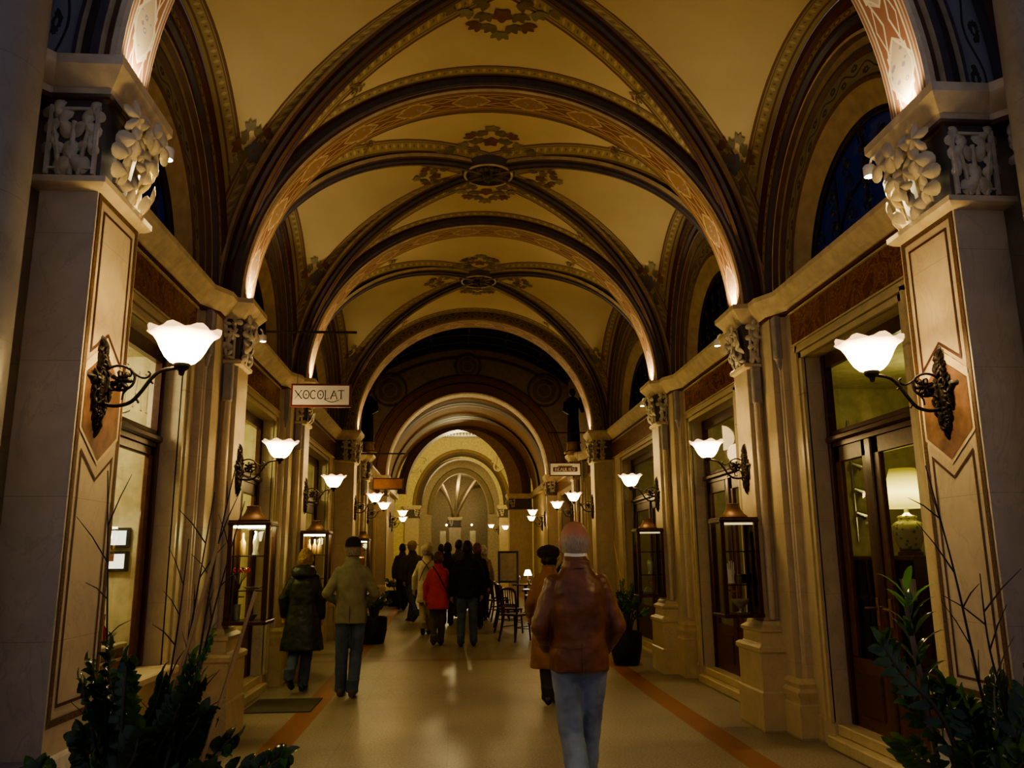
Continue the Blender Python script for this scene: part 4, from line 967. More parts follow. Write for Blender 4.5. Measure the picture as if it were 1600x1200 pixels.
sconce(A-2.5, 11.69, 2.44, -1, 'lit scroll sconce below the white hanging name sign')
sconce(A+2.5, 11.69, 2.44, 1, 'lit scroll sconce on the right pier behind the round black planter')
sconce(A-2.37, 16.48, 2.55, -1, 'lit scroll sconce just under the brown hanging sign, upper one')
sconce(A+2.37, 16.48, 2.55, 1, 'lit scroll sconce on the portal pier, below and right of the white-framed sign')
sconce(A-2.5, 20.2, 2.62, -1, 'lit scroll sconce of the court, lower right of the one under the brown sign')
sconce(A+2.5, 20.2, 2.62, 1, 'lit scroll sconce of the court, just left of the bald man')
sconce(A-2.37, 25.5, 2.72, -1, 'upper of the two small lit sconces left of the crowd')
sconce(A+2.4, 25.5, 2.72, 1, 'upper of the two small lit sconces right of the crowd')
sconce(A-2.60, 29.5, 2.72, -1, 'lower of the two small lit sconces left of the crowd')
sconce(A+2.74, 29.5, 2.72, 1, 'lower of the two small lit sconces right of the crowd')
sconce(X7+1.98, 41.6, 2.9, 1, 'far right-hand lit sconce in the yellow room, upper of the pair'); sconce(2.62, 35.6, 2.62, 1, 'far right-hand lit sconce in the yellow room, lower of the pair')
g = G(); g.box(2.66, 2.95, 35.3, 35.9, zf(35), 3.4, 0, .02); struct(g, 'trim_90', STONE)
# small uplights on the abaci and spotlights under them
UPC = (1, .84, .52)
for k, (h, y, z, e_) in enumerate(((2.09, 4.06, 4.02, 13), (2.44, 8.05, 4.09, 34), (2.44, 11.69, 4.09, 32), (2.30, 16.48, 4.09, 16), (2.40, 25.65, 4.09, 2.5), (2.2, 33.4, 4.09, 2))):
    for s in (-1, 1): light('SPOT', 'uplight_bulb', (A+s*h if k < 5 else X6+s*h, y, z), e_, UPC, .03, aim((s*.10, 0, 1)), 120, 1)
spot = None
for s, y, h, lb in ((-1, 8.45, 2.42, 'bright little spotlight under the left abacus beside the sign rod'), (1, 4.42, 2.06, 'bright little spotlight under the abacus of the right entrance pier'), (1, 8.47, 2.42, 'tiny spotlight under the right abacus above the scroll sconce of the second pier'), (1, 12.1, 2.42, 'tiny spotlight under the right abacus of the third pier'), (-1, 4.42, 2.06, 'small spotlight under the abacus of the left entrance pier')):
    r = empty('spotlight', (A+s*h, y, 3.80), lb, 'spotlight')
    g = G(); g.lathe([(0, .07), (.03, .07), (.036, .06), (.036, 0), (.03, 0), (.03, .012), (0, .012)], (0, 0, 0), 18); g.tube([(0, 0, .06), (0, -.04, .10), (0, -.12, .10)], .008, 6); g.build('housing', WHITE, r)
    g = G(); g.lathe([(.0, .004), (.03, .004), (.0, .0041)], (0, 0, 0), 18); g.build('lens', emis('spot_lens', (1, .95, .85), 40), r)
    light('SPOT', 'spot_bulb', (0, 0, -.02), 60 if abs(y-4.4) < .1 else 22, (1, .82, .45), .03, aim((s*.12, -.25, -1)), 110, .8, r)

# ------------------------------------------------------------------ hanging signs
def hanging_sign(name, x0, x1, y, z0, z1, zrod, xr, face, rim, label):
    r = empty(name, ((x0+x1)/2, y, z0), label, 'sign'); cx = (x0+x1)/2
    g = G(); g.box(x0-cx, x1-cx, -.025, .025, 0, z1-z0, 0, .006); g.build('frame', rim, r)
    g = G(); t = .022
    for yy in (-.028, .028): g.f([g.v(a, yy, b) for a, b in ((x0-cx+t, t), (x1-cx-t, t), (x1-cx-t, z1-z0-t), (x0-cx+t, z1-z0-t))])
    g.build('face', face, r, 0)
    g = G(); g.tube([(xr[0]-cx, 0, zrod-z0), (xr[1]-cx, 0, zrod-z0)], .014, 8); g.build('rod', BLACK, r)
    for q in (x0+.06, x1-.06):
        g = G(); g.tube([(q-cx, 0, z1-z0), (q-cx, 0, zrod-z0)], .0022, 5); g.build('wire', IRON, r)
    return r
INK = pbr('black_lettering', (.02, .016, .014), .5)
r = hanging_sign('hanging_sign', -1.67, -1.055, 8.42, 3.10, 3.345, 3.90, (-2.02, -1.02), pbr('sign_white', (.74, .72, .66), .45, var=.04), pbr('sign_maroon', (.13, .02, .02), .4), 'white hanging sign with dark red frame reading XOCOLAT')
g = G(); P = lambda u, v: (-.262+u*.9, -.031, .085+v)
wx = word(g, 'XOCOLAT', P, .085, .0085, .0085)
for k in (1, 3):
    cx_ = (.95*.085+.0085)+(k//2)*2*(.85*.085+.0085)+.85*.0425; g.f([g.v(P(cx_+.0075*cos(i*pi/5), .0425+.0075*sin(i*pi/5))) for i in range(10)])
ribbon(g, [(.33+t*.17, -.004-.028*sin(t*pi)-.006*t) for t in [k/12 for k in range(13)]], .006, P)
g.build('lettering', INK, r, 0)
r = hanging_sign('hanging_sign', 1.98, 2.64, 16.95, 3.21, 3.49, 4.12, (1.95, 2.82), pbr('sign_white', (.74, .72, .66), .45), pbr('sign_dark_frame', (.05, .025, .02), .4), 'white hanging sign with dark frame and brown BEAULIEU label')
g = G(); g.f([g.v(a, -.030, b) for a, b in ((-.24, .09), (.24, .09), (.255, .10), (.255, .175), (.24, .185), (.17, .185), (.12, .205), (-.12, .205), (-.17, .185), (-.24, .185), (-.255, .175), (-.255, .10))]); g.build('label_plate', pbr('label_brown_dark', (.09, .035, .028), .5), r, 0)
g = G(); P = lambda u, v: (-.215+u, -.033, .108+v); word(g, 'BEAULIEU', P, .058, .0075, .009); g.build('lettering', WHITE, r, 0)
g = G()
for k in range(9): g.leaf((-.14+.035*k, -.030, .212+.012*cos((k-4)*.35)), (0, -1, 0), (cos(k), 0, sin(k)), .018, .014, 0, 3, .1, 8)
g.build('garland', pbr('label_brown_dark', (.09, .035, .028), .5), r, 0)
hanging_sign('hanging_sign', -1.64, -1.02, 16.95, 2.94, 3.18, 3.68, (-2.1, -1.0), pbr('sign_brown', (.27, .115, .035), .45), pbr('sign_dark_frame', (.05, .025, .02), .4), 'blank brown wooden hanging sign with a dark frame, left of the court')

# ------------------------------------------------------------------ glass display cases on the piers
CGL = m_glass('case_glass', (.95, .96, .92), gl=.6)
def display_case(s, y, h, z0, lit, label, W_=.385, D_=.34, H_=.92):
    r = empty('display_case', (A+s*h, y, z0), label, 'display case', 'glass cases on the piers')
    g = G(-s); b = .042; x0, x1, y0, y1 = .012, W_, -D_/2, D_/2
    for xx in (x0, x1-b):
        for yy in (y0, y1-b): g.box(xx, xx+b, yy, yy+b, 0, H_, 0, .004)
    for zz in (0, H_-.035):
        g.box(x0-.006, x1+.01, y0-.01, y1+.01, zz, zz+.035, 0, .006)
    g.box(x0, x1, y0, y1, H_, H_+.015, 0); g.box(.0, .02, -.05, .05, .1, .8, 0)
    fr = g.build('frame', WOOD, r)
    g = G(-s); g.box(x0, x0+.008, y0+.02, y1-.02, .03, H_-.03, 0); g.build('back_panel', pbr('case_back_brown', (.10, .055, .03), .6), r)
    for yy in (y0+.012, y1-.012):
        g = G(-s); g.f([g.v(a, yy, c) for a, c in ((x0+b, .03), (x1-b, .03), (x1-b, H_-.03), (x0+b, H_-.03))]); g.build('glass_pane', CGL, r, 0)
    g = G(-s); g.f([g.v(x1-.012, a, c) for a, c in ((y0+b, .03), (y1-b, .03), (y1-b, H_-.03), (y0+b, H_-.03))]); g.build('glass_pane', CGL, r, 0)
    for zz in (.30, .61): 
        g = G(-s); g.box(x0+.01, x1-.02, y0+.02, y1-.02, zz, zz+.008); g.build('shelf', CGL, r, 0)
        g = G(-s); g.tube([(x0+.01, y0+.02, zz), (x1-.02, y0+.02, zz)], .006, 6); g.build('shelf_rail', IRON, r)
    g = G(-s); g.lathe([(.135, H_+.015), (.13, H_+.03), (.10, H_+.055), (.075, H_+.09), (.06, H_+.135), (.065, H_+.15), (.045, H_+.155), (0, H_+.155)], (.19, 0, 0), 20); g.build('lamp_hood', pbr('dull_copper', (.20, .105, .06), .5, .4), r, 60)
    g = G(-s); g.box(x0+.03, x1-.03, y0+.05, y0+.09, H_-.055, H_-.037); g.build('lamp_strip', emis('case_strip_on', (1, .9, .42), 16) if lit else emis('case_strip_dim', (1, .85, .4), .5), r, 0)
    if lit: light('POINT', 'case_bulb', (-s*.2, -.04, H_-.12), 2.6*lit, (1, .88, .40), .05, parent=r)
    return r
display_case(-1, 7.98, 2.5, 1.00, 1, 'lit glass display case with brass hood on the pier, nearest on the left')
display_case(1, 7.98, 2.5, 1.00, 0, 'dim glass display case with brass hood, nearest on the right')
display_case(-1, 11.62, 2.5, 1.02, 1, 'lit glass display case behind the blond woman in the parka')
display_case(1, 11.62, 2.5, 1.02, 0, 'dim glass display case above the plant in the round black pot')
display_case(-1, 16.45, 2.37, 1.12, 1, 'small lit glass display case just right of the man in the cap', .32, .32, .82)
def item(name, prof, loc, mat, label, cat, seg=16): return small(name, prof, loc, mat, label, cat, None, seg)
x, y = A-2.5+.16, 7.97
RED = pbr('red_ceramic', (.38, .03, .02), .3); SIL = pbr('silver_ware', (.6, .58, .5), .25, .8)
BOT = [(0, 0), (.028, 0), (.03, .01), (.03, .11), (.012, .15), (.012, .2), (0, .2)]
item('perfume_bottle', BOT, (x-.05, y, 1.622), GILT, 'gold bottle on the top shelf of the nearest lit case, left', 'bottle'); item('tall_flacon', [(0, 0), (.035, 0), (.02, .03), (.03, .12), (.012, .2), (.02, .215), (0, .22)], (x+.07, y, 1.622), SIL, 'slender flacon on the top shelf of the nearest lit case', 'bottle')
g = G()
for k in range(9): a = k*.7; g.tube(bez([(0, 0, 0), (.03*cos(a), .03*sin(a), .08), (.09*cos(a), .06*sin(a), .16+.01*(k % 3))], 4), .003, 5, 1); g.leaf((.09*cos(a), .06*sin(a), .17), (cos(a), sin(a), .5), (0, 0, 1), .03, .035, 0, 3, .3, 12)
g.build('red_flower_spray', [RED, STEM], None, 40, (x-.06, y, 1.312), None, 'spray of red flowers on the middle shelf of the nearest lit case', 'flowers')
item('grey_plate', [(0, 0), (.05, 0), (.08, .015), (.085, .02), (.05, .01), (0, .01)], (x+.075, y-.04, 1.312), SIL, 'pale plate on the middle shelf of the nearest lit case', 'plate')
item('glass_tumbler', [(0, 0), (.03, 0), (.036, .14), (.033, .14), (.028, .01), (0, .01)], (x-.07, y, 1.037), GL2, 'glass tumbler on the bottom of the nearest lit case', 'glass')
item('small_bowl', [(0, 0), (.03, 0), (.06, .045), (.055, .045), (.025, .01), (0, .01)], (x+.06, y, 1.037), SIL, 'small silver bowl on the bottom of the nearest lit case', 'bowl')
x = A+2.5-.18
g = G(); g.box(-.05, .05, -.05, .05, 0, .07, 0, .006); g.box(-.055, .055, -.055, .055, .07, .085, 0, .004); g.build('jewel_box', BLACK, None, 40, (x+.06, y, 1.312), None, 'small black box on the middle shelf of the nearest dim case', 'box')
g = G(); g.lathe([(0, 0), (.035, 0), (.03, .02), (.028, .06), (.04, .11), (.034, .13)], (0, 0, 0), 14)
for k, l_ in enumerate((.06, .08, .085, .07)): g.tube([(-.027+.018*k, 0, .12), (-.03+.02*k, 0, .13+l_)], [.009, .006], 8)
g.tube([(-.035, 0, .09), (-.06, 0, .13), (-.065, 0, .16)], [.01, .009, .006], 8); g.build('white_hand_stand', WHITE, None, 60, (x-.075, y, 1.312), None, 'white hand-shaped ring stand in the nearest dim case', 'ornament')
item('footed_bowl', [(0, 0), (.05, 0), (.015, .02), (.015, .04), (.08, .10), (.09, .13), (.085, .13), (.06, .085), (0, .06)], (x, y, 1.037), GL2, 'footed glass bowl at the bottom of the nearest dim case', 'bowl')
y = 11.6
item('glass_vase', [(0, 0), (.04, 0), (.03, .03), (.06, .12), (.03, .2), (.045, .23), (0, .2)], (x, y, 1.332), GL2, 'pale glass vase on the middle shelf of the case above the round black pot', 'vase')
item('glass_dome_bowl', [(0, 0), (.06, 0), (.08, .03), (.06, .08), (.02, .11), (0, .11)], (x-.03, y, 1.057), GL2, 'domed glass bowl at the bottom of the case above the round black pot', 'bowl')
x = A-2.5+.18
for k in range(3): item('amber_bottle', BOT, (x-.07+.07*k, y, 1.642), GILT, ('left', 'middle', 'right')[k]+' of the three gold bottles in the lit case behind the blond woman', 'bottle')
item('orange_jar', [(0, 0), (.06, 0), (.07, .04), (.07, .16), (.05, .18), (0, .18)], (A-2.37+.15, 16.45, 1.43), pbr('orange_glaze', (.5, .16, .05), .3), 'orange jar in the small lit case right of the man in the cap', 'jar')
# door mat on the left
g = G(); g.box(-.36, .36, -.42, .42, 0, .014, 0, .006)
g.build('door_mat', pbr('mat_grey_brown', (.10, .085, .055), .9, bump=.6, bscale=200), None, 30, (A-2.28, 9.72, 0), None, 'flat grey-brown doormat on the floor past the left pier', 'mat')
# ------------------------------------------------------------------ plants
def zz_leaf(g, p, d, n, l, w, mat):
    """pointed oval leaflet from p along d, facing n"""
    d = Vector(d).normalized(); n = Vector(n); x = d.cross(n); x = x.normalized() if x.length > 1e-4 else frame(d)[0]; n = x.cross(d)
    A0 = g.v(p); L, R, M_ = [], [], []
    for t, q in ((.18, .62), (.42, 1), (.68, .86), (.88, .45)):
        c = Vector(p)+d*l*t+n*(.10*l*sin(t*pi)); L.append(g.v(c+x*w*.5*q+n*w*.12*q)); M_.append(g.v(c)); R.append(g.v(c-x*w*.5*q+n*w*.12*q))
    T = g.v(Vector(p)+d*l-n*l*.04)
    g.f((A0, M_[0], L[0]), mat); g.f((A0, R[0], M_[0]), mat)
    for k in range(3): g.f((L[k], M_[k], M_[k+1], L[k+1]), mat); g.f((M_[k], R[k], R[k+1], M_[k+1]), mat)
    g.f((L[3], M_[3], T), mat); g.f((M_[3], R[3], T), mat)
def zz_stalk(g, pts, n, l, w, rr, mat=0, stem=2, bare=.25):
    c = bez(pts, 8); m_ = len(c); g.tube(c, [.011*(1-.6*i/m_) for i in range(m_)], 6, stem)
    up_ = Vector((rr.uniform(-1, 1), rr.uniform(-1, 1), .3)).normalized()
    for k in range(n):
        t = bare+(1-bare)*k/(n-1); i = min(m_-2, int(t*(m_-1))); p = c[i]+(c[i+1]-c[i])*(t*(m_-1)-i); tg = (c[min(i+1, m_-1)]-c[max(i-1, 0)]).normalized()
        sd = tg.cross(up_).normalized(); q = (1 if k % 2 else -1)
        d = sd*q+tg*.75+Vector((rr.uniform(-.2, .2), rr.uniform(-.2, .2), rr.uniform(-.1, .25)))
        zz_leaf(g, p, d, tg.cross(sd)*q+Vector((0, 0, .5)), l*rr.uniform(.8, 1.1)*(1-.25*t), w*rr.uniform(.85, 1.1)*(1-.2*t), 1 if (mat == 1 and t > .55) or rr.random() < .03 else 0)
    zz_leaf(g, c[-1], c[-1]-c[-2], up_, l*.8, w*.7, mat)
def planter(r, R, H, kind='round'):
    g = G()
    if kind == 'round': g.lathe([(0, 0), (R*.72, 0), (R*.8, .02), (R*.98, H*.5), (R, H*.85), (R*.98, H), (R*.9, H), (R*.88, H-.05)], (0, 0, 0), 32)
    else:
        for d, z in ((0, 0),): g.loft([[(x*q, y*q, zz) for x, y in ((-1, -1), (1, -1), (1, 1), (-1, 1))] for q, zz in ((R*.78, 0), (R, H-.05), (R*1.05, H-.045), (R*1.05, H), (R*.92, H), (R*.9, H-.06))], 0, True, False)
    g.build('pot', POT, r, 40); g = G(); g.lathe([(0, H-.05), (R*.88, H-.05), (0, H-.049)], (0, 0, 0), 24); g.build('soil', SOIL, r, 0)
def zz_plant(name, loc, R, H, stalks, seed, label, l=.085, w=.04, kind='round', cat='potted plant', n=18):
    rr = random.Random(seed); r = empty(name, loc, label, cat); planter(r, R, H, kind); g = G()
    for (bx, by, tx, ty, tz, m_) in stalks:
        mid = ((bx*2+tx)/3+rr.uniform(-.02, .02), (by*2+ty)/3, H+(tz-H)*.5+.04); zz_stalk(g, [(bx, by, H-.06), mid, (tx*.8+bx*.2, ty*.8+by*.2, H+(tz-H)*.85), (tx, ty, tz)], n, l, w, rr, m_)
    g.build('foliage', [ZZ, ZZL, STEM], r, 60); return r, rr
# left foreground
ST = [(-.08, .05, -.22, .1, 1.12, 0), (-.06, .1, -.14, .2, .98, 0), (.02, .1, .02, .24, 1.0, 0), (.07, .06, .33, .10, .92, 0), (.09, -.06, .30, -.12, .86, 0), (-.08, -.08, -.22, -.18, .84, 0), (.0, -.08, -.02, -.2, .90, 0), (.06, .0, .24, .0, 1.02, 0), (.07, .03, .22, .06, 1.12, 0), (-.02, .02, -.12, .04, 1.10, 0), (-.03, -.02, -.15, -.04, .96, 0), (.03, -.02, .06, -.06, .92, 0), (-.05, 0, -.10, .0, 1.25, 0), (.0, .05, -.17, .05, 1.18, 0), (-.02, -.04, .0, -.08, 1.21, 0), (.06, .02, .20, .02, 1.20, 1), (.08, -.03, .27, -.02, 1.29, 1), (.1, 0, .15, .08, 1.02, 0), (.1, .05, .25, .12, .98, 0), (.05, .1, .07, .2, 1.05, 0), (-.1, -.05, -.27, -.08, .86, 0), (-.1, .05, -.22, .12, .93, 0), (.12, -.05, .45, -.04, .82, 0), (.12, .02, .53, .05, .86, 0), (-.04, .08, -.10, .18, 1.12, 0), (.02, -.1, .08, -.15, .98, 0), (.0, 0, .10, .0, 1.14, 0), (-.03, 0, -.04, .06, 1.05, 1), (.05, 0, .19, -.07, 1.08, 0)]
r, rr = zz_plant('potted_plant', (-1.16, 3.25, 0), .27, .58, ST, 4, 'glossy leafy plant with canes and bare twigs, left foreground by the entrance pier', .098, .056, n=20)
for a, b in (((.02, .0, .54), (.26, .03, 1.64)), ((.17, 0, .54), (.41, .04, 1.46))):
    g = G(); a, b = Vector(a), Vector(b); pts = [a+(b-a)*t for t in [k/12 for k in range(13)]]; g.tube(pts, [.009+(.002 if k % 3 == 0 else 0)-.0002*k for k in range(13)], 7); g.build('bamboo_cane', CANE, r)
def twig(g, a, b, rr, r0_=.006, n=6, l=.22):
    a, b = Vector(a), Vector(b); c = bez([a, a+(b-a)*.35+Vector((rr.uniform(-.02, .02), 0, 0)), a+(b-a)*.7+Vector((rr.uniform(-.03, .03), rr.uniform(-.02, .02), 0)), b], 7); m_ = len(c)
    g.tube(c, [r0_*(1-.75*i/m_) for i in range(m_)], 5)
    for k in range(n):
        i = int(m_*(.3+.6*k/n)); d = Vector((rr.uniform(-1, 1), rr.uniform(-.6, .6), rr.uniform(.5, 1.4))).normalized()*l*rr.uniform(.4, 1); g.tube([c[i], c[i]+d*.5+Vector((0, 0, .01)), c[i]+d], [r0_*.45, r0_*.35, r0_*.15], 4)
for a, b in (((.1, .05, .54), (.31, .08, 2.02)), ((.12, .02, .54), (.23, .05, 1.84)), ((.1, -.02, .54), (.36, 0, 1.80)), ((-.06, 0, .54), (-.17, .02, 1.92)), ((.05, 0, .54), (.15, .03, 1.66))):
    g = G(); twig(g, a, b, rr); g.build('bare_twig', TWIG, r)
# right foreground
ST = [(.08, .05, .18, .12, .98, 0), (.02, .08, .04, .2, .96, 0), (-.04, .04, -.06, .1, .9, 0), (.1, 0, .34, .0, .95, 0), (.06, -.05, .10, -.12, .9, 0), (-.02, -.02, -.08, .0, 1.02, 0), (.1, -.02, .40, -.04, 1.14, 0), (-.08, 0, -.40, -.03, 1.24, 0), (-.1, .03, -.30, .05, 1.05, 0), (-.05, 0, -.17, .0, 1.08, 0), (0, 0, -.10, -.03, .98, 0), (.05, 0, .12, -.05, 1.05, 0), (.1, 0, .24, -.03, 1.22, 0), (.1, .05, .30, .05, 1.08, 0), (.1, -.06, .20, -.12, .98, 0), (.0, -.06, .0, -.15, .88, 0), (-.06, -.06, -.18, -.14, .86, 0), (.05, .08, .15, .18, 1.06, 0), (-.1, -.02, -.38, -.08, .90, 0)]
r, rr = zz_plant('potted_plant', (2.0, 3.12, 0), .27, .58, ST, 9, 'glossy leafy plant with bare twigs, right foreground by the entrance pier', .11, .046, n=18)
g = G(); zz_stalk(g, [(-.20, .03, .54), (-.22, .03, .95), (-.26, .03, 1.38)], 2, .05, .02, rr)
for k in range(16):
    a = k*2.4; z = 1.10+.022*k; zz_leaf(g, (-.245+.01*cos(a)-.03*(z-1.1), .03, z), (cos(a), .6*sin(a), .75), (0, 0, 1), .14, .032, 1 if k > 11 else 0)
g.build('dracaena_stem', [ZZ, ZZL, pbr('pale_bark', (.22, .16, .10), .7)], r, 60)
g = G(); g.tube(bez([(-.18, .03, .54), (-.22, .03, .95), (-.265, .03, 1.38)], 6), [.013, .013, .013, .013, .012, .012, .012, .011, .011, .011, .010, .009, .008], 7); g.build('bare_stem', pbr('pale_bark', (.22, .16, .10), .7), r)
for a, b in (((.05, 0, .54), (-.13, .02, 1.92)), ((.1, 0, .54), (.06, .05, 1.50))):
    g = G(); twig(g, a, b, rr, .0075, 7, .25); g.build('bare_twig', TWIG, r)
# pots further in
def bush(n, spread, H, top, seed, m_):
    q = random.Random(seed); out = []
    for k in range(n):
        a = q.uniform(0, 2*pi); d = spread*sqrt(q.random()); out.append((.3*d*cos(a), .3*d*sin(a), d*cos(a)*1.3, d*sin(a)*1.3, H+(top-H)*q.uniform(.45, 1)*(1-.3*d/spread), m_ if q.random() < .55 else 0))
    return out
r, _ = zz_plant('potted_plant', (2.52, 12.36, zf(12.4)), .235, .46, bush(24, .24, .46, 1.30, 2, 1), 3, 'bright green plant in a round matt black pot at the right pier', .085, .03, n=20)
g = G(); g.tube([(.05, .05, .4), (-.02, .1, 1.2), (-.10, .15, 1.72)], .006, 6); g.build('bamboo_cane', CANE, r)
zz_plant('potted_plant', (-1.42, 15.4, zf(15.4)), .25, .46, bush(22, .26, .46, 1.02, 5, 0), 6, 'dark leafy plant in a round black pot behind the man in the olive jacket', .075, .03, n=16)
zz_plant('potted_plant', (-1.55, 24.3, .25), .34, .42, bush(16, .32, .42, .85, 8, 1), 7, 'low square tapered planter with green shrub, far left', .10, .05, 'box', n=12)
r = empty('potted_plant', (2.20, 18.6, zf(18.6)), 'broad dark sword-leaved plant behind the cafe tables', 'potted plant'); planter(r, .24, .5); rr = random.Random(4); g = G()
for k in range(20):
    a = rr.uniform(0, 2*pi); d = rr.uniform(.15, .55); zz_leaf(g, (0, 0, .45), (d*cos(a), d*sin(a), 1.0), (-cos(a), -sin(a), .5), rr.uniform(.75, 1.15), .09, 0)
g.build('foliage', [ZZ], r, 60)

# ------------------------------------------------------------------ cafe tables and chairs
def make_chair(loc, rot, label):
    r = empty('cafe_chair', loc, label, 'chair', 'dark wooden cafe chairs', rot)
    g = G(); g.box(-.20, .20, -.20, .20, .44, .475, 0, .012); g.build('seat', WOOD, r)
    for x in (-.17, .17):
        g = G(); g.tube(bez([(x*1.06, .20, 0), (x, .185, .25), (x, .17, .44)], 4), .017, 8); g.build('leg', WOOD, r)
        g = G(); g.tube(bez([(x*1.1, -.26, 0), (x, -.19, .30), (x, -.18, .50), (x*1.02, -.23, .88)], 4), .019, 8); g.build('leg', WOOD, r)
    g = G(); g.tube(bez([(-.175, -.225, .86), (-.10, -.245, .915), (.10, -.245, .915), (.175, -.225, .86)], 5), .024, 8); g.tube(bez([(-.172, -.19, .60), (0, -.21, .61), (.172, -.19, .60)], 5), .014, 8); g.build('back_rail', WOOD, r)
    for x in (-.10, -.05, 0, .05, .10):
        g = G(); g.tube([(x, -.205, .60), (x, -.24, .90)], .009, 6); g.build('spindle', WOOD, r)
    g = G()
    for q in (((-.17, .18, .2), (.17, .18, .2)), ((-.17, .185, .25), (-.175, -.2, .25)), ((.17, .185, .25), (.175, -.2, .25))): g.tube(q, .009, 6)
    g.build('stretcher', WOOD, r); return r
TX = [(1.74, 16.2), (1.80, 18.2), (1.75, 20.4)]
c0 = make_chair((1.14, 15.45, zf(15.45)), -.75, 'dark cafe chair nearest to us, left of the woman in orange')
for x, y, ro, lb in ((1.12, 16.75, -1.3, 'dark cafe chair behind the nearest one, at the first table'), (1.12, 17.9, -1.6, 'dark cafe chair on the aisle side of the middle table'), (1.10, 20.1, -1.6, 'dark cafe chair on the aisle side of the last table'), (1.02, 19.25, -1.2, 'dark cafe chair between the middle and the last table'), (2.32, 16.4, 1.6, 'dark cafe chair on the wall side of the first table'), (1.85, 15.35, .1, 'dark cafe chair hidden beyond the woman in orange')):
    dup(c0, (x, y, zf(y)), ro, lb)
def make_table(x, y, label):
    r = empty('cafe_table', (x, y, zf(y)), label, 'table', 'dark cafe tables')
    g = G(); g.box(-.34, .34, -.34, .34, .72, .75, 0, .01); g.build('table_top', WOOD, r)
    g = G(); g.lathe([(.035, .04), (.03, .1), (.028, .68), (.06, .72)], (0, 0, 0), 14); g.build('pedestal', BLACK, r)
    g = G()
    for a in range(4): g.tube(bez([(0, 0, .10), (.12*cos(a*pi/2+.78), .12*sin(a*pi/2+.78), .05), (.26*cos(a*pi/2+.78), .26*sin(a*pi/2+.78), .012)], 4), .014, 6)
    g.build('foot', BLACK, r); return r
for (x, y), lb in zip(TX, ('first dark cafe table, nearest, set with glasses and a red candle', 'second dark cafe table, with bottle and glasses', 'last dark cafe table, with a small white lamp')): make_table(x, y, lb)
WG = [(0, 0), (.035, 0), (.006, .01), (.005, .08), (.03, .11), (.036, .15), (.03, .19), (.028, .19), (.033, .15), (.0, .11)]
def on(k, dx, dy): return (TX[k][0]+dx, TX[k][1]+dy, zf(TX[k][1])+.751)
GLA = pbr('glass_shine', (.5, .5, .46), .05, .5)
for k, dx, dy, lb in ((0, -.20, -.18, 'wine glass at the aisle corner of the first cafe table'), (0, .10, .16, 'wine glass at the back of the first cafe table'), (1, -.15, .10, 'wine glass on the second cafe table, aisle side'), (1, .14, -.14, 'wine glass on the second cafe table, wall side'), (2, -.16, .0, 'wine glass on the last cafe table')):
    small('wine_glass', WG, on(k, dx, dy), GLA, lb, 'glass', 'wine glasses on the cafe tables', 12)
small('red_candle_glass', [(0, 0), (.035, 0), (.045, .09), (.04, .09), (.03, .01), (0, .01)], on(0, .18, -.12), emis('red_candle', (1, .12, .04), 2.2), 'glowing red candle glass on the first cafe table', 'candle')
small('amber_candle_glass', [(0, 0), (.03, 0), (.04, .08), (.035, .08), (.025, .01), (0, .01)], on(1, -.02, -.2), emis('amber_candle', (1, .5, .15), 2.5), 'glowing amber candle glass on the second cafe table', 'candle')
small('wine_bottle', [(0, 0), (.037, 0), (.037, .19), (.014, .24), (.014, .31), (0, .31)], on(1, .05, .12), pbr('bottle_green', (.01, .025, .012), .15), 'dark bottle on the second cafe table', 'bottle')
small('water_glass', [(0, 0), (.03, 0), (.036, .11), (.033, .11), (.027, .01), (0, .01)], on(0, -.02, -.05), GLA, 'water glass in the middle of the first cafe table', 'glass')
g = G(); g.box(-.10, .10, -.004, .004, 0, .15, 0); g.box(-.10, .10, -.03, .03, 0, .008, 0); g.build('menu_holder', pbr('menu_cream', (.45, .36, .22), .6), None, 30, on(0, -.12, .22), None, 'upright menu card on the first cafe table', 'menu')
r = empty('table_lamp', on(2, .06, .0), 'small lit white lamp on the last cafe table', 'lamp'); g = G(); g.lathe([(0, 0), (.05, 0), (.012, .02), (.01, .22)], (0, 0, 0), 12); g.build('base', BRASS, r)
g = G(); g.lathe([(.10, .20), (.055, .33), (.0, .335)], (0, 0, 0), 18); g.build('lamp_shade', emis('white_lamp', (1, .92, .7), 6), r)
r = empty('menu_board', (1.42, 21.7, zf(21.7)), 'upright framed menu board standing past the last table', 'sign'); g = G()
for x in (-.24, .24): g.box(x-.025, x+.025, -.02, .02, 0, 1.52, 0, .005)
for z in (.72, 1.47): g.box(-.24, .24, -.02, .02, z, z+.05, 0, .005)
g.box(-.26, .26, -.2, .2, 0, .03, 0, .005); g.build('frame', BLACK, r); g = G(); g.box(-.22, .22, -.008, .008, .76, 1.48); g.build('board', pbr('board_cream', (.36, .27, .15), .6), r)
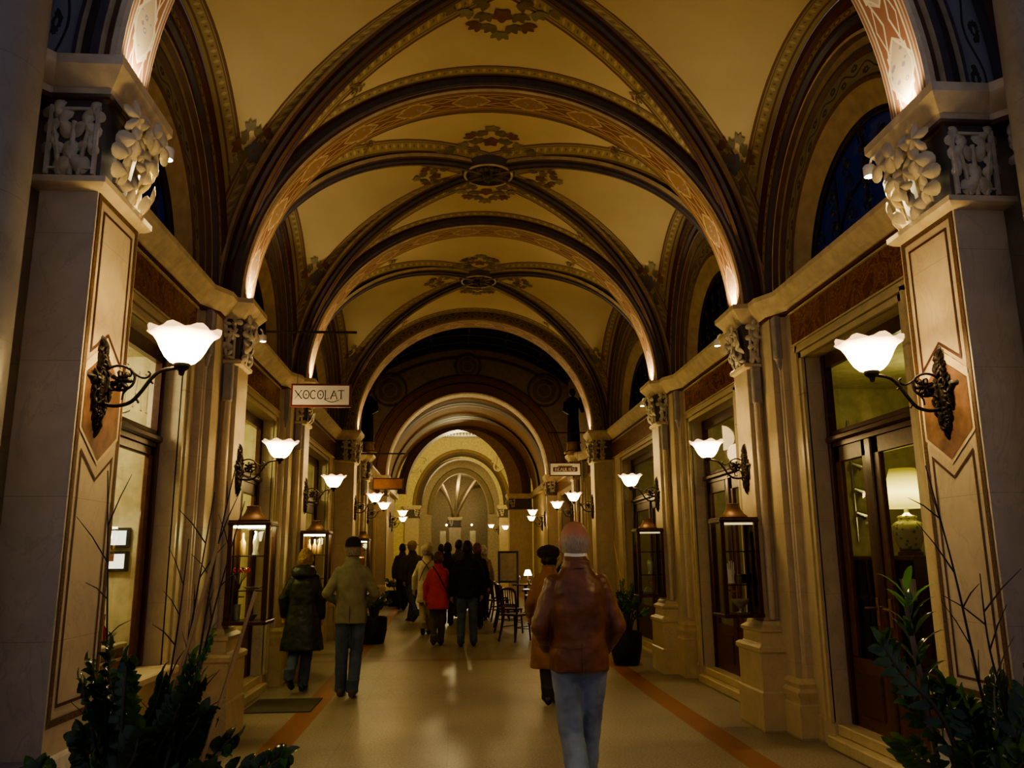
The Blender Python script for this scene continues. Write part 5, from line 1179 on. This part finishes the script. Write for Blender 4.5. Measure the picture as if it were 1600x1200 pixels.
# ------------------------------------------------------------------ people
def rem(o, vox, sm=4, disp=0, sc=.12):
    m_ = o.modifiers.new('r', 'REMESH'); m_.mode = 'VOXEL'; m_.voxel_size = vox; m_.use_smooth_shade = True
    m_ = o.modifiers.new('s', 'SMOOTH'); m_.iterations = sm; m_.factor = .5
    if disp:
        t = bpy.data.textures.new('cloth_folds', 'CLOUDS'); t.noise_scale = sc; t.noise_depth = 3
        m_ = o.modifiers.new('d', 'DISPLACE'); m_.texture = t; m_.strength = disp; m_.mid_level = .5; m_.texture_coords = 'LOCAL'
SKIN = pbr('skin_tone', (.52, .28, .18), .5, var=.12)
SCALP = pbr('reddish_scalp', (.50, .22, .13), .45, var=.15)
def cap(g, a, b, ra, rb, seg=12, mat=0):
    """tapered limb with rounded ends"""
    a, b = Vector(a), Vector(b); d = (b-a); L = d.length; d.normalize(); pts, rs = [], []
    for t, q in ((-.95, .3), (-.7, .71), (-.35, .94), (0, 1)): pts.append(a+d*ra*t); rs.append(ra*q)
    pts.append(a+d*L*.5); rs.append((ra+rb)/2)
    for t, q in ((0, 1), (.35, .94), (.7, .71), (.95, .3)): pts.append(b+d*rb*t); rs.append(rb*q)
    g.tube(pts, rs, seg, mat)
def ring(z, wx, wy, cx=0, cy=0, n=24, p=2.4):
    out = []
    for k in range(n):
        a = 2*pi*k/n; c, s_ = cos(a), sin(a); out.append((cx+wx*abs(c)**(2/p)*(1 if c >= 0 else -1), cy+wy*abs(s_)**(2/p)*(1 if s_ >= 0 else -1), z))
    return out
def person(x, y, H, face, label, legs, arms, top, pants, shoe, hair, hat=None, hem=.80, build=1.0, female=False, near=False, lean=0, hand_glove=None, coat_flare=.0, headturn=0, sleeve=1.0, longhair=False, hood=False, belt=None, nohair=False):
    """legs: ((knee fwd, foot fwd, foot lift) left, right) ; arms: ((elbow out, elbow fwd, hand x in, hand fwd, hand z) left, right) in metres at 1.75 m"""
    r = empty('person', (x, y, zf(y)), label, 'person', None, face); k = H/1.75; vx = .009 if near else .013
    S_ = lambda p: Vector(p)*k
    ln = lambda p: Vector((p[0], p[1]+lean*max(0, p[2]-.9), p[2]))
    P = lambda p: S_(ln(Vector(p)))
    sw = (.160 if female else .178)*build
    jl = []
    for side, (kf, ff, fl, fx) in zip((-1, 1), legs):
        hip = P((side*.085, 0, .93)); an = S_((side*fx, ff, .085+fl)); kn = S_((side*(.085+fx)/2*1.02, kf, .50+fl*.45)); jl.append((side, hip, kn, an, ff, fl))
    ja = []
    for side, (eo, ef, hx, hf, hz) in zip((-1, 1), arms):
        sh = P((side*sw, 0, 1.42)); el = P((side*(sw+eo), ef, 1.13)); hd = P((side*hx, hf, hz)); ja.append((side, sh, el, hd))
    hc = P((0, .035, 1.635)); R_ = Matrix.Rotation(headturn, 3, 'Z'); hk = k*1.04
    # --- body, one continuous surface
    g = G()
    g.loft([[Vector(P(q)) for q in ring(z, wx*build, wy*build)] for z, wx, wy in ((.90, .08, .06), (.97, .125, .09), (1.08, .125, .09), (1.25, .135, .10), (1.36, .13, .085), (1.43, .08, .06), (1.47, .05, .05))])
    cap(g, P((0, -.0, 1.42)), P((0, .03, 1.57)), .058*k, .054*k)
    g.ball(hc, (.083*hk, .099*hk, .116*hk), 20, 14, 0, R_); g.ball(hc+R_ @ Vector((0, .035, -.055))*hk, (.055*hk, .062*hk, .07*hk), 14, 9, 0, R_)
    g.ball(hc+R_ @ Vector((0, .105, -.02))*hk, (.014*hk, .02*hk, .028*hk), 8, 6, 0, R_); g.ball(hc+R_ @ Vector((0, .088, -.068))*hk, (.026*hk, .014*hk, .010*hk), 8, 6, 0, R_)
    for s in (-1, 1): g.ball(hc+R_ @ Vector((s*.090, -.002, -.012))*hk, (.012*hk, .022*hk, .034*hk), 8, 6, 0, R_)
    for side, hip, kn, an, ff, fl in jl:
        cap(g, hip, kn, .078*k*build, .052*k); cap(g, kn, an, .052*k, .036*k); cap(g, an+S_((0, -.02, -.03)), an+S_((0, .12, -.05)), .034*k, .026*k)
    for side, sh, el, hd in ja:
        cap(g, sh+S_((-side*.045, 0, -.055)), el, .042*k, .036*k); cap(g, el, hd, .038*k, .026*k)
        d = (hd-el).normalized(); sd = Vector((side, 0, 0)); sd = (sd-d*sd.dot(d)); sd = sd.normalized() if sd.length > .1 else Vector((0, 1, 0)); nn = d.cross(sd)
        cap(g, hd+d*.02*k, hd+d*.075*k, .026*k, .032*k, 10)
        fv = Vector((0, 1, 0)); fv = fv-d*fv.dot(d); fv = fv.normalized() if fv.length > .1 else sd
        cv = (nn if nn.dot(Vector((-side, 0, 0))) > 0 else -nn)
        cv = Vector((-side*1.0, 0, 0)); cv = cv-d*cv.dot(d); cv = cv.normalized() if cv.length > .1 else nn
        fr_ = .0095*k if near else .011*k
        for q, l_ in ((-.030, .058), (-.010, .072), (.011, .070), (.031, .062)):
            b0 = hd+d*.085*k+fv*q*k; m0 = b0+(d*.9+cv*.35)*l_*.55*k; e0 = m0+(d*.55+cv*.8)*l_*.5*k; g.tube([b0-d*.02*k, b0, m0, e0], [fr_, fr_, fr_*.92, fr_*.75], 7)
        t0 = hd+d*.03*k+fv*.026*k; g.tube([t0-fv*.01*k, t0+(d*.5+fv*.8)*.035*k, t0+(d*.8+fv*.55+cv*.4)*.065*k], [fr_*1.2, fr_*1.1, fr_*.8], 7)
    b = g.build('body', SKIN if hand_glove is None else SKIN, r, 0); rem(b, vx, 3)
    g = G()
    for s in (-1, 1): g.ball(hc+R_ @ Vector((s*.032, .088, .008))*hk, .011*hk, 8, 6)
    g.build('eyes', pbr('eye_dark', (.03, .02, .015), .2), r, 40)
    # --- trousers
    g = G(); cap(g, P((-.05, 0, .95)), P((.05, 0, .95)), .125*k*build, .125*k*build)
    for side, hip, kn, an, ff, fl in jl:
        cap(g, hip, kn, .098*k*build, .074*k*build); cap(g, kn, an+S_((0, 0, -.0)), .073*k*build, .066*k)
        g.tube([an+S_((0, -.005, .10)), an+S_((0, 0, .0)), an+S_((0, .0, -.035))], [.064*k, .068*k, .070*k], 14)
    t = g.build('trousers', pants, r, 0); rem(t, vx, 3, .016, .07)
    for side, hip, kn, an, ff, fl in jl:
        g = G(); pitch = -.55 if (fl > .05 and ff < 0) else 0
        M_ = Matrix.Rotation(pitch, 3, 'X'); o_ = an+S_((0, 0, -.085))
        g.loft([[o_+M_ @ (S_((w_*cos(a*pi/8), yy+0*cos(a), max(0, hgt*.5+hgt*.5*sin(a*pi/8))))) for a in range(16)] for yy, w_, hgt in ((-.085, .022, .05), (-.07, .037, .085), (-.02, .042, .10), (.05, .044, .085), (.12, .047, .062), (.165, .04, .05), (.188, .018, .035))]); g.build('shoe', shoe, r, 60)
    # --- coat with sleeves
    g = G(); hw = (.175+coat_flare)*build
    secs = [(hem, hw, .13+coat_flare*.8), (hem+.012, hw+.006, .136+coat_flare*.8), ((hem+1.05)/2, (hw+.18*build)/2+.006, .138+coat_flare*.4), (1.06, .172*build, .132), (1.22, .182*build, .138), (1.33, sw+.004, .132), (1.40, sw-.022, .112), (1.445, sw*.66, .092), (1.48, .088, .08), (1.50, .082, .075), (1.53, .080, .074)]
    g.loft([[Vector(P(q)) for q in ring(z, wx, wy*build, 0, .0, 28)] for z, wx, wy in secs])
    for side, sh, el, hd in ja:
        e2 = el+(hd-el)*.96*sleeve; cap(g, sh+S_((-side*.038, 0, -.040)), el, .068*k*build, .058*k*build); cap(g, el, e2, .058*k*build, .048*k)
    c = g.build('coat' if hem < .7 else 'jacket', top, r, 0); rem(c, vx, 3, .02, .10)
    g = G(); g.loft([[Vector(P(q)) for q in ring(z, wx, wx*.98, 0, .012+cy_, 24, 2)] for z, wx, cy_ in ((1.475, .098, 0), (1.50, .084, 0), (1.545, .076, .008), (1.55, .070, .008), (1.50, .07, 0))], 0, False, False); g.build('collar', top, r, 60)
    if belt:
        g = G(); g.loft([[Vector(P(q)) for q in ring(z, .178*build, .139*build, 0, 0, 28)] for z in (belt-.006, belt+.006)], 0, False, False); g.build('waist_seam', top, r, 40)
    # --- hair
    def skull(sc, zcut, name, m_, dz=0, back=0, vox=.010, nz=.012):
        g = G(); n_, rings = 26, 16
        def Pt(i, j):
            a = 2*pi*i/n_; b_ = pi/2-(pi/2+zcut)*j/rings; front = max(0, sin(a)); b2 = b_ if front < .2 else max(b_, -zcut+(zcut+.35)*min(1, (front-.2)/.5)*(1 if b_ < .35 else 0)) if b_ < .35 else b_
            return hc+R_ @ (Vector((.087*sc*cos(b2)*cos(a), .104*sc*cos(b2)*sin(a)-.006-back*(b2 < 0), .124*sc*sin(b2)+dz))*hk)
        g.loft([[Pt(i, j) for i in range(n_)] for j in range(rings+1)]); o = g.build(name, m_, r, 60); return o
    if not nohair:
        o = skull(1.10 if female else 1.05, .75 if not longhair else .95, 'hair', hair, .004, .01)
        t = bpy.data.textures.new('hair_tufts', 'CLOUDS'); t.noise_scale = .035; m_ = o.modifiers.new('u', 'SUBSURF'); m_.levels = 1; m_.render_levels = 1; m_ = o.modifiers.new('d', 'DISPLACE'); m_.texture = t; m_.strength = .035 if female else .014; m_.mid_level = .4
    if hood:
        g = G(); g.loft([[Vector(P(q)) for q in ring(z, wx, wy, 0, cy_, 24, 2)] for z, wx, wy, cy_ in ((1.40, .13, .06, -.10), (1.43, .16, .11, -.075), (1.48, .165, .125, -.055), (1.53, .14, .11, -.045), (1.555, .10, .085, -.02))]); o = g.build('hood', top, r, 60); rem(o, .012, 2, .02, .06)
    return r, hc, R_, hk, P, k
JEAN = pbr('blue_denim', (.21, .26, .34), .8, var=.35, scale=6); JEAND = pbr('dark_denim', (.075, .11, .165), .8, var=.35); DKTR = pbr('charcoal_cloth', (.035, .033, .032), .85); GREYTR = pbr('grey_cloth', (.09, .075, .06), .85); BEIGET = pbr('beige_cloth', (.34, .27, .18), .85)
LEATH = pbr('brown_leather', (.20, .075, .032), .36, var=.45, scale=5); BSHOE = pbr('black_leather', (.012, .011, .011), .35); TSHOE = pbr('brown_shoe', (.09, .05, .03), .5)
OLIVEC = pbr('olive_canvas', (.26, .245, .155), .8, var=.25); PARKA = pbr('green_black_parka', (.028, .034, .021), .45, var=.4); REDC = pbr('red_jacket_cloth', (.62, .025, .014), .6, var=.2); DARKC = pbr('near_black_cloth', (.013, .013, .011), .8); CREAMC = pbr('cream_coat_cloth', (.58, .49, .34), .8); ORNGC = pbr('camel_coat_cloth', (.33, .15, .035), .8, var=.2); GREYV = pbr('dark_grey_jacket', (.06, .055, .045), .7)
HGREY = pbr('grey_hair', (.30, .25, .2), .7, var=.5, scale=60); HBLON = pbr('blond_hair', (.40, .24, .06), .6, var=.55, scale=60); HDARK = pbr('dark_hair', (.014, .010, .008), .5, var=.5, scale=60); HRED = pbr('auburn_hair', (.15, .055, .02), .55, var=.5, scale=60); HWHT = pbr('white_hair', (.55, .5, .42), .7, var=.3, scale=60)
ST_ = (.0, .0, 0, .09); AR = (.05, -.02, .23, .02, .86)
# bald man in brown leather
r, hc, R_, hk, P, k = person(.775, 5.25, 1.79, .03, 'bald man from behind in long brown leather jacket and light jeans', ((-.02, -.26, .04, .03), (.08, .12, 0, .03)), ((.065, -.03, .17, .16, 1.0), (.06, -.03, .18, .13, .98)), LEATH, JEAN, TSHOE, HGREY, hem=.875, build=.98, near=True, belt=1.02, nohair=True, lean=.02)
g = G(); n_ = 30
g.loft([[hc+R_ @ (Vector((.088*cos(b_)*cos(a), .106*cos(b_)*sin(a)-.004, .120*sin(b_)))*hk) for a in [pi*.93+ (1.14*pi)*i/n_ for i in range(n_+1)]] for b_ in [.72-.13*j for j in range(11)]], 0, False, False, False); nb = N('thinning_grey_hair'); zz_ = nb.sep(nb.coord())[2]; ff = nb.ramp(zz_+nb.noise(38, 4, nb.coord())*.06, hc.z+.035, hc.z+.085); st = nb.noise(30, 4, nb.scl(nb.coord(), 6, 6, 1)); nb.bsdf(nb.mix(ff, nb.mix(nb.ramp(st, .35, .65), (.27, .21, .17), (.46, .40, .34)), (.48, .21, .125)), .6)
o = g.build('hair', nb.mat, r, 60)
g = G(); g.ball(hc+Vector((0, -.004, .010))*hk, (.0845*hk, .1010*hk, .1110*hk), 24, 14); g.build('scalp', SCALP, r, 60)
g = G(); g.loft([[Vector(P(q)) for q in ring(z, wx, wx*.98, 0, .016, 24, 2)] for z, wx in ((1.53, .074), (1.572, .070), (1.575, .064))], 0, False, False); g.build('shirt_collar', WHITE, r, 60)
g = G(); g.tube([P((0, -.137, 1.04)), P((0, -.139, .96)), P((0, -.139, .885))], .004, 6); g.build('back_vent', LEATH, r)
# woman in camel coat
r, hc, R_, hk, P, k = person(1.08, 9.45, 1.68, .0, 'woman in long camel coat and brown fur hat, half hidden behind the bald man', ((-.05, -.15, .03, .06), (.08, .12, 0, .06)), ((.07, .0, .23, .10, .98), (.05, 0, .22, .05, .92)), ORNGC, DKTR, BSHOE, HDARK, hem=.40, female=True, coat_flare=.06, build=1.0)
g = G(); g.ball(hc+Vector((0, -.01, .055))*hk, (.135*hk, .135*hk, .085*hk), 20, 10); o = g.build('fur_hat', pbr('dark_fur', (.035, .015, .012), .9, var=.6, scale=50), r, 60); t = bpy.data.textures.new('fur', 'CLOUDS'); t.noise_scale = .03; m_ = o.modifiers.new('u', 'SUBSURF'); m_.levels = m_.render_levels = 1; m_ = o.modifiers.new('d', 'DISPLACE'); m_.texture = t; m_.strength = .03
g = G(); g.tube(bez([P((.10, -.10, 1.46)), P((-.02, -.16, 1.30)), P((-.16, -.14, 1.05)), P((-.21, -.06, .86))], 6), .012, 6); g.build('bag_strap', DARKC, r)
# couple on the left
r, hc, R_, hk, P, k = person(-1.84, 10.65, 1.68, -.05, 'blond woman from behind in dark green hooded parka and jeans', ((.06, -.28, .13, .08), (.06, .06, 0, .02)), ((.09, -.02, .25, .02, .92), (.06, .0, .23, .05, .90)), PARKA, JEAND, BSHOE, HBLON, hem=.50, female=True, near=True, coat_flare=.08, build=1.05, hood=True)
r, hc, R_, hk, P, k = person(-1.21, 10.25, 1.80, .0, 'man from behind in olive jacket, blue jeans and black cap', ((.02, .06, 0, .10), (.05, -.08, .01, .05)), ((.10, -.06, .17, .14, 1.03), (.10, -.06, .17, .14, 1.03)), OLIVEC, JEAND, TSHOE, HGREY, hem=.80, near=True, build=1.0, belt=1.0)
g = G(); g.loft([[hc+Vector((w_*cos(a*pi/12), w2*sin(a*pi/12)+dy, z))*hk for a in range(24)] for w_, w2, dy, z in ((.090, .112, .0, .015), (.093, .115, 0, .05), (.085, .106, 0, .10), (.055, .07, 0, .135), (.015, .02, 0, .148))]); g.box(*[q*hk+o_ for q, o_ in ((-.06, hc.x), (.06, hc.x), (.09, hc.y), (.17, hc.y), (.028, hc.z), (.04, hc.z))], 0, .005); g.build('cap', DARKC, r, 60)
g = G(); g.loft([[hc+Vector((.0935*cos(a*pi/12), .1155*sin(a*pi/12), z))*hk for a in range(24)] for z in (.018, .03)], 0, False, False); g.build('cap_band', pbr('cap_band_tan', (.22, .14, .08), .7), r)
for xx in (-.17, .0, .17):
    g = G(); yy_ = -.137 if xx == 0 else -.118; g.tube([P((xx*1.1, yy_-.008, 1.0)), P((xx*1.1, yy_-.012, .82))], .004, 5); g.build('jacket_seam', pbr('olive_seam', (.09, .09, .045), .8), r)
# group in the middle
r, hc, R_, hk, P, k = person(-.26, 14.9, 1.58, -.05, 'woman from behind in bright red jacket and grey trousers', ((.05, -.12, .03, .07), (.05, .10, 0, .05)), ((.07, -.02, .25, .03, .86), (.05, .02, .22, .08, .95)), REDC, GREYTR, BSHOE, HRED, hem=.68, female=True, build=1.05, coat_flare=.02)
g = G(); g.tube(bez([P((-.10, -.09, 1.49)), P((.02, -.165, 1.32)), P((.16, -.155, 1.05)), P((.21, -.08, .86))], 6), .010, 6); g.build('bag_strap', DARKC, r)
r, hc, R_, hk, P, k = person(.25, 14.8, 1.77, .0, 'broad dark-haired man from behind in black jacket beside the red jacket', ((.03, -.04, .0, .11), (.04, .05, 0, .11)), ((.08, -.02, .27, .03, .84), (.07, .0, .25, .05, .86)), DARKC, JEAND, BSHOE, HDARK, hem=.80, build=1.08)
g = G(); g.tube([P((-.2, -.172, 1.28)), P((0, -.180, 1.285)), P((.2, -.172, 1.28))], .004, 5); g.build('yoke_piping', GREYV, r)
r, hc, R_, hk, P, k = person(-.52, 16.7, 1.70, .0, 'person in cream coat and pale knitted hat left of the red jacket', ((.08, -.18, .08, .06), (.06, .10, 0, .05)), ((.08, -.02, .25, .02, .88), (.06, 0, .23, .04, .88)), CREAMC, BEIGET, BSHOE, HGREY, hem=.62, female=True, build=1.0)
PALEH = pbr('pale_knit', (.50, .44, .30), .9)
g = G(); g.ball(hc+Vector((0, -.005, .045))*hk, (.12*hk, .13*hk, .095*hk), 20, 10); g.lathe([(.118*hk, -.0), (.125*hk, .02), (.118*hk, .04)], hc, 24); g.build('knitted_hat', PALEH, r, 60)
for s in (-1, 1):
    g = G(); g.tube(bez([P((s*.11, -.12, 1.48)), P((-s*.05, -.165, 1.28)), P((-s*.14, -.165, 1.05))], 5), .009, 5); g.build('back_strap', GREYTR, r)
r, hc, R_, hk, P, k = person(-.93, 19.4, 1.78, .5, 'striding man in dark quilted jacket and pale hat at the left', ((-.05, -.36, .10, .06), (.10, .20, 0, .06)), ((.07, -.10, .24, -.08, .90), (.07, .05, .22, .12, .95)), GREYV, JEAND, TSHOE, HBLON, hem=.80, build=1.05, headturn=-.6)
g = G(); g.ball(hc+Vector((0, -.005, .05))*hk, (.105*hk, .125*hk, .085*hk), 18, 9); g.lathe([(.09*hk, .03), (.16*hk, .035), (.16*hk, .045), (.09*hk, .05)], hc, 22); g.build('straw_hat', pbr('straw', (.45, .34, .16), .8), r, 60)
# others beyond
for (x, y, H, c_, tr_, hr, fem, hm, lb) in ((-.12, 18.3, 1.74, DARKC, DKTR, HDARK, False, .8, 'dark-haired person in dark coat just past the black jacket, left one'), (.50, 17.6, 1.72, DARKC, DKTR, HRED, True, .6, 'auburn-haired person in dark coat right of the broad man'), (.14, 20.2, 1.80, GREYV, DKTR, HDARK, False, .75, 'tall dark-haired person far ahead in the crowd centre'), (-.62, 21.6, 1.74, GREYV, DKTR, HWHT, True, .6, 'white-haired person far ahead behind the knitted hat'), (.42, 22.4, 1.76, DARKC, DKTR, HDARK, False, .8, 'dark figure far ahead in front of the end pier'), (-.35, 24.5, 1.7, DARKC, DKTR, HDARK, True, .7, 'small dark figure at the very back of the crowd'), (-1.35, 22.6, 1.72, GREYV, DKTR, HDARK, False, .8, 'dark figure at the left edge of the crowd by the pier')):
    person(x, y, H, random.uniform(-.1, .1), lb, ((.05, -.12, .03, .07), (.06, .12, 0, .06)), (AR, AR), c_, tr_, BSHOE, hr, hem=hm, female=fem, build=1.0)
r, hc, R_, hk, P, k = person(.70, 19.6, 1.66, .0, 'grey-haired person in light jacket carrying an orange backpack', ((.05, -.1, .03, .07), (.06, .1, 0, .06)), (AR, AR), BEIGET, DKTR, BSHOE, HWHT, hem=.75, female=True, build=1.0)
g = G(); g.loft([[Vector(P(q)) for q in ring(z, wx, wy, 0, -.22, 20, 3)] for z, wx, wy in ((1.0, .10, .05), (1.03, .14, .085), (1.25, .14, .09), (1.38, .12, .07), (1.42, .07, .03))]); g.build('backpack', pbr('orange_nylon', (.32, .10, .03), .6), r, 60)
# ------------------------------------------------------------------ world and look
w = bpy.data.worlds.new('dusk'); bpy.context.scene.world = w; w.use_nodes = True
bg = w.node_tree.nodes['Background']; bg.inputs[0].default_value = (.15, .148, .20, 1); bg.inputs[1].default_value = .55
vs = bpy.context.scene.view_settings
vs.view_transform = 'AgX'; vs.look = 'AgX - Medium High Contrast'; vs.exposure = 1.12; vs.gamma = 1
cy = bpy.context.scene.cycles
cy.max_bounces = 7; cy.diffuse_bounces = 4; cy.glossy_bounces = 3; cy.transparent_max_bounces = 12; cy.sample_clamp_indirect = 4; cy.caustics_reflective = False; cy.caustics_refractive = False
